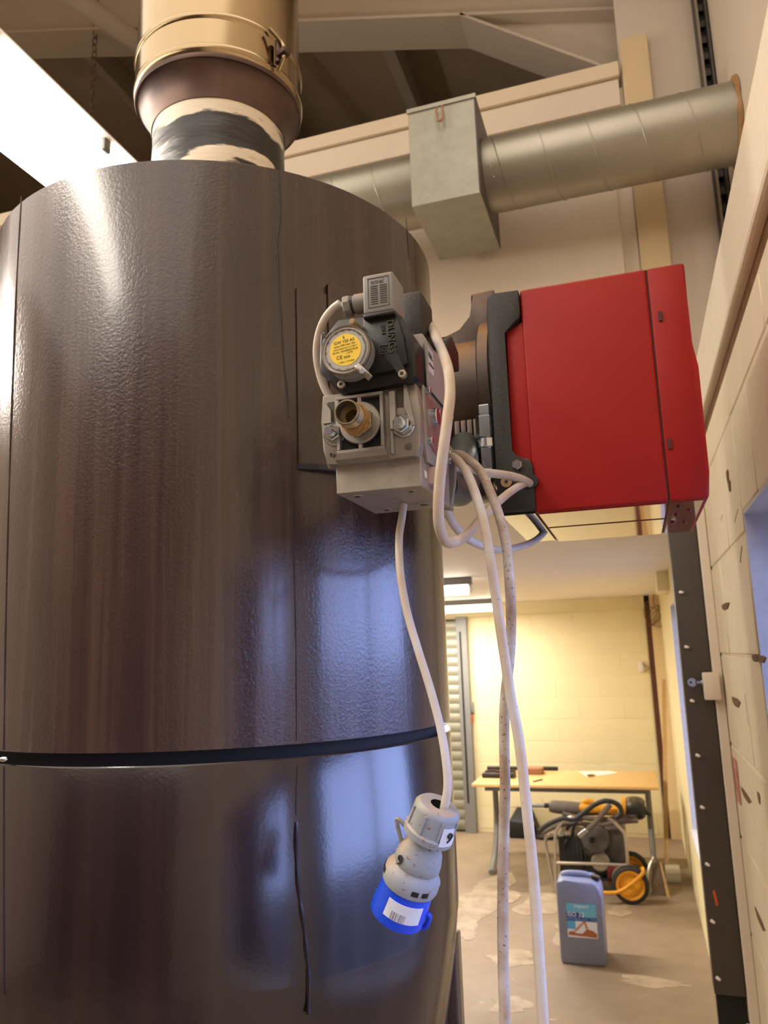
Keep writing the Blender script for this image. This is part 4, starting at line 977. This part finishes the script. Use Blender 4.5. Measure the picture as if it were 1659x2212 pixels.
# ================================================================ LARGE HANGING LIGHT + CHAIN
lx0, lx1, lz = -1.155, -.962, 2.90
hl = thing('hanging_light', 'long glaring ceiling light left of the flue above the heater', 'light', (-1.06, .5, lz))
MB().box(lx0, lx1, -.35, 1.50, lz, lz+.03, .004).build('diffuser', TUBEB, hl)
MB().hexa([(lx0-.02, -.37, lz+.03), (lx1+.02, -.37, lz+.03), (lx1+.02, 1.52, lz+.03), (lx0-.02, 1.52, lz+.03), (lx0+.03, -.37, lz+.09), (lx1-.03, -.37, lz+.09), (lx1-.03, 1.52, lz+.09), (lx0+.03, 1.52, lz+.09)]).build('housing', WHT, hl, smooth=False)
for y in (.35, .9, 1.2): MB().box(lx1-.004, lx1+.008, y, y+.02, lz+.004, lz+.04, .002).build('clip', GREYM, hl)
area('hanging_lamp', (-1.06, .5, lz-.02), (-1.06, .5, 0), .18, 1.7, 16, WARM)
h2 = thing('far_light', 'second fluorescent light at the far left seen mirrored in the heater', 'light', (-2.9, 1.0, 3.2))
MB().box(-3.0, -2.86, .85, 1.25, 3.2, 3.23, .004).build('diffuser', TUBEB, h2)
MB().box(-3.03, -2.83, .83, 1.27, 3.23, 3.29, .004).build('housing', WHT, h2)
# chains
def chain(px0, py0, px1, py1, Y, label, nlinks=None):
    a, b = at_y(px0, py0, Y), at_y(px1, py1, Y); a.x = b.x; 
    t = thing('chain', label, 'chain', (b.x, b.y, b.z))
    L = .042; n = int((a.z-b.z)/(L*.78)); me = None
    for i in range(n):
        z = b.z+i*L*.78
        if i % 2 == 0: e = V((1, 0, 0))
        else: e = V((0, 1, 0))
        key = i % 2
        if i < 2:
            mb = MB(); pts = []
            for k in range(13):
                an = 2*pi*k/12; pts.append(e*(.011*cos(an))+V((0, 0, .5*L+.5*L*sin(an))))
            mb.tube(pts, .0022, 6, 0, caps=False); o = mb.build('link', mat('chain_metal', srgb(126, 112, 96), .4, metal=.6) if i == 0 else bpy.data.materials['chain_metal'], t, loc=(0, 0, 0)); ms[key] = o.data
        else:
            o = bpy.data.objects.new('link', ms[key]); C.objects.link(o); o.parent = t
        o.location = V((b.x, b.y, z))-wloc(t)
    return t
ms = {}
chain(216, -60, 197, 280, 2.36, 'rusty thin chain hanging from the roof beam between glaring light and flue')

# ================================================================ BACK ROOM OBJECTS
# table
TZ = .745
a = at_z(1018, 1693, TZ); b = at_z(1420, 1700, TZ); c = at_z(1428, 1661, TZ)
ty0, ty1 = a.y, a.y+.85; tx0, tx1 = a.x, b.x+.01
tbl = thing('table', 'pale wood-topped table with grey metal legs against the yellow back wall', 'table', ((tx0+tx1)/2, (ty0+ty1)/2, 0))
MB().box(tx0, tx1, ty0, ty1, TZ-.028, TZ, .008, 2).build('tabletop', BEECH, tbl)
MB().box(tx0+.1, tx1-.1, ty0+.08, ty0+.11, TZ-.07, TZ-.028).build('rail', GREYM, tbl, smooth=False)
MB().box(tx0+.1, tx1-.1, ty1-.11, ty1-.08, TZ-.07, TZ-.028).build('rail', GREYM, tbl, smooth=False)
for x in (tx0+.13, tx1-.09):
    MB().tube([(x, ty0+.03, .02), (x, ty0+.20, .09), (x, ty0+.36, .25), (x, ty0+.42, .45), (x, ty0+.42, TZ-.05)], .026, 10, 6).build('leg', GREYM, tbl)
    MB().tube([(x, ty0+.28, .17), (x, ty0+.50, .12), (x, ty1-.05, .02)], .022, 10, 6).build('foot', GREYM, tbl)
    MB().box(x-.02, x+.02, ty0+.06, ty1-.06, TZ-.055, TZ-.028, .004).build('bracket', GREYM, tbl)
def on_t(px, py): return at_z(px, py, TZ)
# items on the table
a, b = on_t(1052, 1664), on_t(1205, 1666)
tag(MB().tube([(a.x, a.y+.02, TZ+.02), (b.x, a.y+.03, TZ+.02)], .018, 12, 0).build('black_rod', BLACK), 'long black rod lying at the back of the table under the brown box', 'rod')
q = on_t(1152, 1668)
bx = MB().box(q.x-.10, q.x+.10, q.y-.16, q.y+.0, TZ+.001, TZ+.055, .004, M=None)
tag(bx.build('brown_box', BOOKB), 'flat brown box lying on the table just left of its middle', 'box')
q = on_t(1075, 1676)
tb_ = MB().box(q.x-.12, q.x+.17, q.y-.14, q.y+.03, TZ+.001, TZ+.04, .006)
tag(tb_.build('dark_tray', ENG), 'dark flat tray of tools at the left end of the table', 'tray')
q2 = on_t(1058, 1676)
for i, (dx, dy_) in enumerate([(-.04, 0), (.06, -.02), (.12, .0)]):
    tag(MB().tube([(q.x+dx-.06, q.y+dy_-.06, TZ+.05), (q.x+dx+.05, q.y+dy_-.02, TZ+.052)], .009, 8, 0).build('hand_tool', DWOOD), ['leftmost small dark tool in the dark tray on the table', 'middle small dark tool in the dark tray on the table', 'rightmost small dark tool in the dark tray on the table'][i], 'tool', 'tools in the dark tray')
q = on_t(1287, 1671)
tag(MB().prism([(q.x-.16, q.y+.10, TZ+.001), (q.x-.06, q.y-.22, TZ+.001), (q.x+.20, q.y+.03, TZ+.001), (q.x+.12, q.y+.16, TZ+.001)], (0, 0, .002)).build('paper_sheet', PAPER, smooth=False), 'white sheet of paper lying on the right half of the table', 'paper')
q = on_t(1276, 1678)
ky = MB()
ky.tube([(q.x-.03, q.y, TZ+.012), (q.x+.01, q.y+.03, TZ+.014), (q.x+.04, q.y, TZ+.014)], .006, 6, 4); ky.tube([(q.x-.02, q.y-.03, TZ+.012), (q.x+.03, q.y-.02, TZ+.012)], .006, 6, 0)
tag(ky.build('keys', mat('brass_keys', srgb(150, 116, 60), .4, metal=.6)), 'small bunch of brass keys lying on the white paper', 'keys')
a, b = on_t(1152, 1690), on_t(1172, 1685)
tag(MB().tube([a+V((0, 0, .006)), b+V((0, 0, .006))], .005, 8, 0).build('pen', BLACK), 'dark pen near the front edge of the table', 'pen')

# timber stick, white brick, shovel
a, b = at_y(1447, 1468, 8.1), at_y(1441, 1900, 7.3)
tag(MB().hexa([(b.x-.016+p[0], b.y+p[1], 0.005) for p in ((0, 0), (.036, 0), (.036, .03), (0, .03))]+[(.195+p[0], 8.2+p[1], a.z) for p in ((0, 0), (.036, 0), (.036, .03), (0, .03))]).build('timber_batten', WOOD), 'long thin timber batten leaning in the corner right of the table', 'timber')
q = at_z(1455, 1905, 0)
tag(MB().box(q.x-.09, q.x+.06, q.y-.02, q.y+.25, 0.0, .07, .004).build('white_block', WHT), 'white block lying on the floor against the right wall', 'block')
q = at_z(1425, 1935, 0)
sv = thing('shovel', 'shovel with muddy steel blade standing on the floor beside the yellow wheel', 'shovel', (q.x, q.y, 0))
bl = MB(); n = 7
for i in range(n):
    for j in range(1): pass
bl.hexa([(q.x-.06, q.y, .0), (q.x+.05, q.y, .0), (q.x+.05, q.y+.006, 0), (q.x-.06, q.y+.006, 0), (q.x-.035, q.y+.10, .21), (q.x+.06, q.y+.10, .21), (q.x+.06, q.y+.106, .21), (q.x-.035, q.y+.106, .21)], bev=.002)
bl.build('blade', mat('muddy_steel', srgb(112, 92, 72), .6, var=.3, vscale=30), sv)
MB().hexa([(q.x+.05, q.y-.02, .0), (q.x+.075, q.y-.03, .0), (q.x+.075, q.y+.01, 0), (q.x+.05, q.y+.01, 0), (q.x+.02, q.y+.09, .22), (q.x+.035, q.y+.08, .22), (q.x+.035, q.y+.11, .22), (q.x+.02, q.y+.11, .22)], bev=.002).build('blade_edge', WOOD, sv)
MB().tube([(q.x-.09, q.y+.02, .06), (q.x-.065, q.y+.04, .17), (q.x-.02, q.y+.08, .26)], .012, 8, 4, rf=lambda t: 1.6-t).build('side_wing', CHROME, sv)
MB().prism([(q.x-.13, q.y+.03, .03), (q.x-.075, q.y+.03, .05), (q.x-.03, q.y+.06, .25), (q.x-.05, q.y+.06, .23), (q.x-.085, q.y+.04, .16)], (0, .006, 0)).build('scoop', CHROME, sv, smooth=False)

# jerrycan
jy = 5.18
a, b = at_y(1211, 2070, jy), at_y(1309, 2070, jy)
jx0, jx1, jz1 = a.x, b.x, at_y(1250, 1897, jy).z
jc = thing('jerrycan', 'grey blue plastic jerrycan with an oil label standing on the concrete floor', 'jerrycan', ((jx0+jx1)/2, jy+.12, 0))
jw = jx1-jx0; Z = jz1
outl = [(jx0+.012, 0), (jx1-.012, 0), (jx1, .012), (jx1, Z*.78), (jx1-.006, Z*.86), (jx1-.028, Z*.93), (jx1-.055, Z*.955), (jx0+.05, Z*.965), (jx0+.012, Z*.955), (jx0, Z*.92), (jx0, .012)]
MB().prism([(x, jy, z) for x, z in outl], (0, .24, 0), bev=.014).build('body', CANM, jc)
MB().tube([(jx0+.03, jy+.12, Z*.955), (jx0+.06, jy+.12, Z*.99), (jx1-.10, jy+.12, Z*.99), (jx1-.06, jy+.12, Z*.95)], .018, 12, 6).build('handle', CANM, jc)
MB().cyl((jx1-.035, jy+.10, Z*.93), (jx1-.028, jy+.10, Z*.99), .026, n=20, bev=.003).build('cap', BLKPL, jc)
MB().box(jx0+.06, jx1-.10, jy+.01, jy+.02, Z*.915, Z*.922).build('handle_recess', GREYM, jc, smooth=False)
la, lb2 = at_y(1222, 1950, jy), at_y(1292, 2028, jy); lx_0, lx_1, lz_0, lz_1 = la.x, lb2.x, lb2.z, la.z; hgt = lz_1-lz_0
def lbox(u0, u1, v0, v1, m, nm, e=.0): MB().box(lx_0+(lx_1-lx_0)*u0, lx_0+(lx_1-lx_0)*u1, jy-.0025-e, jy+.002, lz_0+hgt*v0, lz_0+hgt*v1).build(nm, m, lbl, smooth=False)
lbl = MB().box(lx_0, lx_1, jy-.0018, jy+.002, lz_0, lz_1).build('label', mat('label_sky', srgb(225, 228, 236), .45), jc, smooth=False)
lbox(0, 1, .60, 1, mat('label_teal', srgb(104, 178, 200), .45), 'teal_panel')
lbox(0, .52, .60, .74, mat('label_navy', srgb(28, 62, 132), .45), 'navy_panel', .0003)
lbox(0, 1, .48, .60, bpy.data.materials['label_navy'], 'navy_band', .0003)
lbox(0, .28, .24, .48, mat('label_blue', srgb(90, 170, 216), .45), 'sky_patch')
WT = mat('label_white_print', srgb(240, 240, 244), .5)
text('ISO 32', .036, (lx_0+.055, jy-.0034, lz_0+hgt*.67), (1, 0, 0), (0, 0, 1), WT, lbl, .0002)
text('HYDRAULIC OIL', .024, ((lx_0+lx_1)/2, jy-.0034, lz_0+hgt*.54), (1, 0, 0), (0, 0, 1), mat('label_pale_print', srgb(140, 176, 214), .5), lbl, .0002)
text('Oilguard', .024, ((lx_0+lx_1)/2, jy-.0034, lz_0+hgt*.92), (1, 0, 0), (0, 0, 1), WT, lbl, .0002)
DG = mat('digger_brown', srgb(168, 100, 64), .5)
def lpoly(pts, m, nm): MB().prism([(lx_0+(lx_1-lx_0)*u, jy-.0030, lz_0+hgt*v) for u, v in pts], (0, .001, 0)).build(nm, m, lbl, smooth=False)
lpoly([(.02, .06), (.98, .02), (.98, .14), (.85, .22), (.66, .26), (.5, .12), (.3, .12), (.2, .18), (.05, .16)], DG, 'digger_print')
lpoly([(.2, .18), (.3, .18), (.62, .46), (.60, .49), (.54, .48)], mat('digger_arm', srgb(196, 136, 96), .5), 'digger_print')
lpoly([(.56, .47), (.62, .48), (.70, .28), (.63, .24)], bpy.data.materials['digger_arm'], 'digger_print')

# hydraulic power pack
gy = 6.55; 
def G(px, py, Y=gy): return at_y(px, py, Y)
gp = thing('power_pack', 'engine power pack in a silver tube frame with yellow wheels standing under the table', 'power pack', (-.5, 6.8, 0))
def fpath(pts, Y, r=.013, m=CHROME, nm='frame_tube', n=10):
    MB().tube([G(px, py, Y) for px, py in pts], r, n, 5).build(nm, m, gp)
fpath([(1201, 1925), (1200, 1860), (1200, 1805), (1208, 1785), (1222, 1770), (1236, 1765), (1242, 1770)], 6.55)
fpath([(1312, 1768), (1322, 1772), (1340, 1790), (1350, 1805), (1355, 1850), (1358, 1902)], 6.55)
fpath([(1200, 1864), (1280, 1866), (1355, 1869)], 6.55)
fpath([(1199, 1925), (1184, 1850), (1178, 1820), (1182, 1807), (1195, 1803)], 6.62)
fpath([(1244, 1772), (1248, 1800), (1249, 1900)], 7.05)
fpath([(1348, 1780), (1350, 1840), (1351, 1900)], 7.05)
a0_, a1_ = G(1210, 1925), G(1350, 1925)
zb = .13
MB().box(a0_.x, a1_.x, 6.6, 7.05, .10, .125, .004).build('base_plate', ENG, gp)
MB().box(a0_.x+.0, a0_.x+.19, 6.62, 6.98, .125, .42, .02).build('tank', BLKPL, gp)
q = G(1285, 1813, 6.6)
MB().cyl((q.x, 6.66, q.z), (q.x, 6.58, q.z), .115, .105, n=28, bev=.012).build('air_filter', ENGG, gp)
MB().cyl((q.x-.02, 6.58, q.z), (q.x-.02, 6.565, q.z), .022, n=16).build('filter_knob', BLACK, gp)
q = G(1330, 1830, 6.65)
MB().box(q.x-.09, q.x+.07, 6.66, 6.9, q.z-.13, q.z+.13, .03, 3).build('fuel_tank', ENGG, gp)
q = G(1297, 1862, 6.62)
MB().cyl((q.x, 6.66, q.z), (q.x, 6.60, q.z), .07, n=28, bev=.01).build('recoil_starter', mat('pale_starter', srgb(150, 140, 122), .5, bump=.5, bscale=40, var=.3, vscale=30), gp)
MB().box(q.x-.2, q.x+.10, 6.64, 6.95, .125, q.z+.02, .02).build('engine_block', ENG, gp)
for i in range(7): MB().box(q.x-.20+i*.028, q.x-.19+i*.028, 6.615, 6.645, .2, .36, .002).build('cooling_fin', ENG, gp)
q = G(1332, 1895, 6.62)
MB().box(q.x-.07, q.x+.06, 6.60, 6.72, q.z-.05, q.z+.08, .02).build('red_cowl', REDD, gp)
q = G(1243, 1808, 6.62)
for (dx, dz) in [(-.09, .06), (-.03, .09), (-.11, -.04), (.03, .03)]:
    MB().tube([(q.x+dx, 6.66, q.z+dz-.12), (q.x+dx+.03, 6.60, q.z+dz), (q.x+dx+.09, 6.64, q.z+dz+.04)], .012, 8, 5).build('hose_stub', RUBBER, gp)
MB().cyl(G(1220, 1800, 6.6), G(1226, 1796, 6.6), .028, n=12).build('gauge', CHROME, gp)
# wheels and yellow frame
q = G(1362, 1913, 6.42); WR = .135 
whl = []
for Y_ in (6.42, 6.86):
    wz = WR if Y_ < 6.9 else WR
    wh = MB().lathe([(-.025, .10), (-.028, .112), (-.018, WR-.004), (0, WR), (.018, WR-.004), (.028, .112), (.025, .10)], (q.x, Y_, WR+.001), (0, 1, 0), 40).build('wheel', RUBBER, gp)
    MB().lathe([(-.012, 0), (-.014, .018), (-.006, .022), (-.004, .076), (-.022, .086), (-.026, .102), (.02, .102), (.02, 0)], (q.x, Y_, WR+.001), (0, 1, 0), 32).build('hub', YELM, wh)
MB().cyl((q.x, 6.42, WR), (q.x, 6.86, WR), .01, n=10).build('axle', GREYM, gp)
MB().tube([G(1300, 1928, 6.38), G(1330, 1928, 6.38), G(1352, 1918, 6.38), G(1378, 1898, 6.38), G(1389, 1885, 6.38), G(1388, 1876, 6.40), G(1382, 1884, 6.5)], .014, 10, 5).build('yellow_frame', YELM, gp)
MB().lathe([(0, .085), (.03, .095), (.05, .098)], (G(1350, 1903, 6.5).x, 6.50, G(1350, 1903, 6.5).z), (0, 1, 0), 30, ref=(0, 0, 1), a0=-1.6, a1=.9).build('mudguard', CHROME, gp)
MB().box(a0_.x, a0_.x+.03, 6.6, 6.63, 0, .12).build('foot', BLACK, gp); MB().box(a0_.x, a0_.x+.03, 6.98, 7.01, 0, .12).build('foot', BLACK, gp)
q = G(1375, 1870, 6.6)
MB().tube([(q.x-.05, 6.62, q.z-.06), (q.x-.02, 6.60, q.z), (q.x+.02, 6.62, q.z-.02)], .014, 8, 4).build('latch', DWOOD, gp)
# breaker lying on top
Yb = 6.7
br = thing('hydraulic_breaker', 'dusty yellow and black breaker lying across the top of the silver power pack frame', 'breaker', (G(1290, 1745, Yb).x, Yb, .6))
MB().tube([G(1146, 1740, Yb), G(1165, 1740, Yb), G(1190, 1741, Yb)], .014, 10, 3).build('chisel', GREYM, br)
MB().tube([G(1176, 1740, Yb), G(1186, 1740, Yb)], .020, 10, 0).build('collar', BLACK, br)
MB().tube([G(1187, 1741, Yb), G(1200, 1743, Yb), G(1250, 1747, Yb), G(1300, 1750, Yb), G(1335, 1752, Yb)], .05, 14, 5, rf=lambda t: .75+.3*sin(pi*min(1, t*1.3))).build('barrel', HOSEM, br)
MB().tube([G(1258, 1733, Yb-.03), G(1270, 1730, Yb-.03), G(1282, 1733, Yb-.03)], .022, 10, 4).build('yellow_catch', YELM, br)
MB().tube([G(1255, 1742, Yb-.04), G(1270, 1746, Yb-.05), G(1330, 1750, Yb-.02)], .034, 10, 4).build('yellow_sleeve', YELM, br)
q0_, q1_ = G(1350, 1744, Yb), G(1394, 1747, Yb)
MB().tube([q0_, q0_.lerp(q1_, .3), q0_.lerp(q1_, .8), q1_], .088, 20, 5, rf=lambda t: (.7+.3*sin(pi*min(1, max(0, t*1.1))))).build('end_cap', BLKPL, br)
MB().tube([G(1343, 1742, Yb), G(1352, 1743, Yb)], .075, 16, 0).build('yellow_collar', YELM, br)
MB().tube([G(1390, 1750, Yb), G(1406, 1760, Yb)], .035, 10, 0, rf=lambda t: 1-.7*t).build('nozzle', BLKPL, br)
MB().tube([G(1320, 1752, Yb-.06), G(1335, 1752, Yb-.06)], .028, 10, 0).build('yellow_port', YELM, br)
# hoses
def hose(pts, r, m, lab, Y=6.62):
    o = MB().tube([G(p[0], p[1], p[2] if len(p) > 2 else Y) for p in pts], r, 10, 6).build('hydraulic_hose', m)
    return tag(o, lab, 'hose')
hose([(1165, 1795), (1185, 1780), (1215, 1768), (1240, 1770), (1262, 1755), (1285, 1738), (1310, 1730), (1335, 1738), (1342, 1756), (1330, 1768)], .019, RUBBER, 'black hose arching over the top of the power pack', 6.55)
hose([(1318, 1738), (1300, 1760), (1280, 1782), (1262, 1798)], .020, HOSEM, 'dusty hose slanting down to a silver coupling on the power pack', 6.52)
hose([(1170, 1800), (1200, 1785), (1240, 1778), (1290, 1782), (1340, 1775), (1378, 1772)], .020, HOSEM, 'dusty brown hose lying level under the breaker', 6.62)
hose([(1215, 1757), (1250, 1765), (1300, 1770), (1345, 1766), (1375, 1760)], .019, HOSEM, 'dusty brown hose directly beneath the breaker barrel', 6.64)
a, b = G(1268, 1792, 6.50), G(1250, 1806, 6.50)
tag(MB().cyl(a, b, .026, n=14, bev=.004).build('hose_coupling', ZINC), 'shiny silver coupling at the lower end of the slanting hose', 'coupling')
# black case on floor under table left
q = at_z(1130, 1812, 0)
bg = thing('tool_case', 'black tool case with a yellow catch on the floor under the table', 'case', (q.x, q.y, 0))
MB().hexa([(q.x-.14, q.y, .0), (q.x+.17, q.y, .0), (q.x+.17, q.y+.25, 0), (q.x-.14, q.y+.25, 0), (q.x-.14, q.y+.02, .17), (q.x+.12, q.y+.02, .14), (q.x+.08, q.y+.22, .27), (q.x-.08, q.y+.22, .27)], bev=.015).build('case_shell', BLACK, bg)
MB().box(q.x+.06, q.x+.12, q.y-.004, q.y+.02, .13, .17, .003).build('catch', YELM, bg)
q = at_z(1180, 1812, 0)
tag(MB().tube([(q.x-.12, q.y+.02, .022), (q.x-.03, q.y-.06, .022), (q.x+.1, q.y-.02, .022), (q.x+.2, q.y+.06, .022)], .020, 10, 6).build('floor_hose', RUBBER), 'black hose lying on the floor in front of the tool case', 'hose')
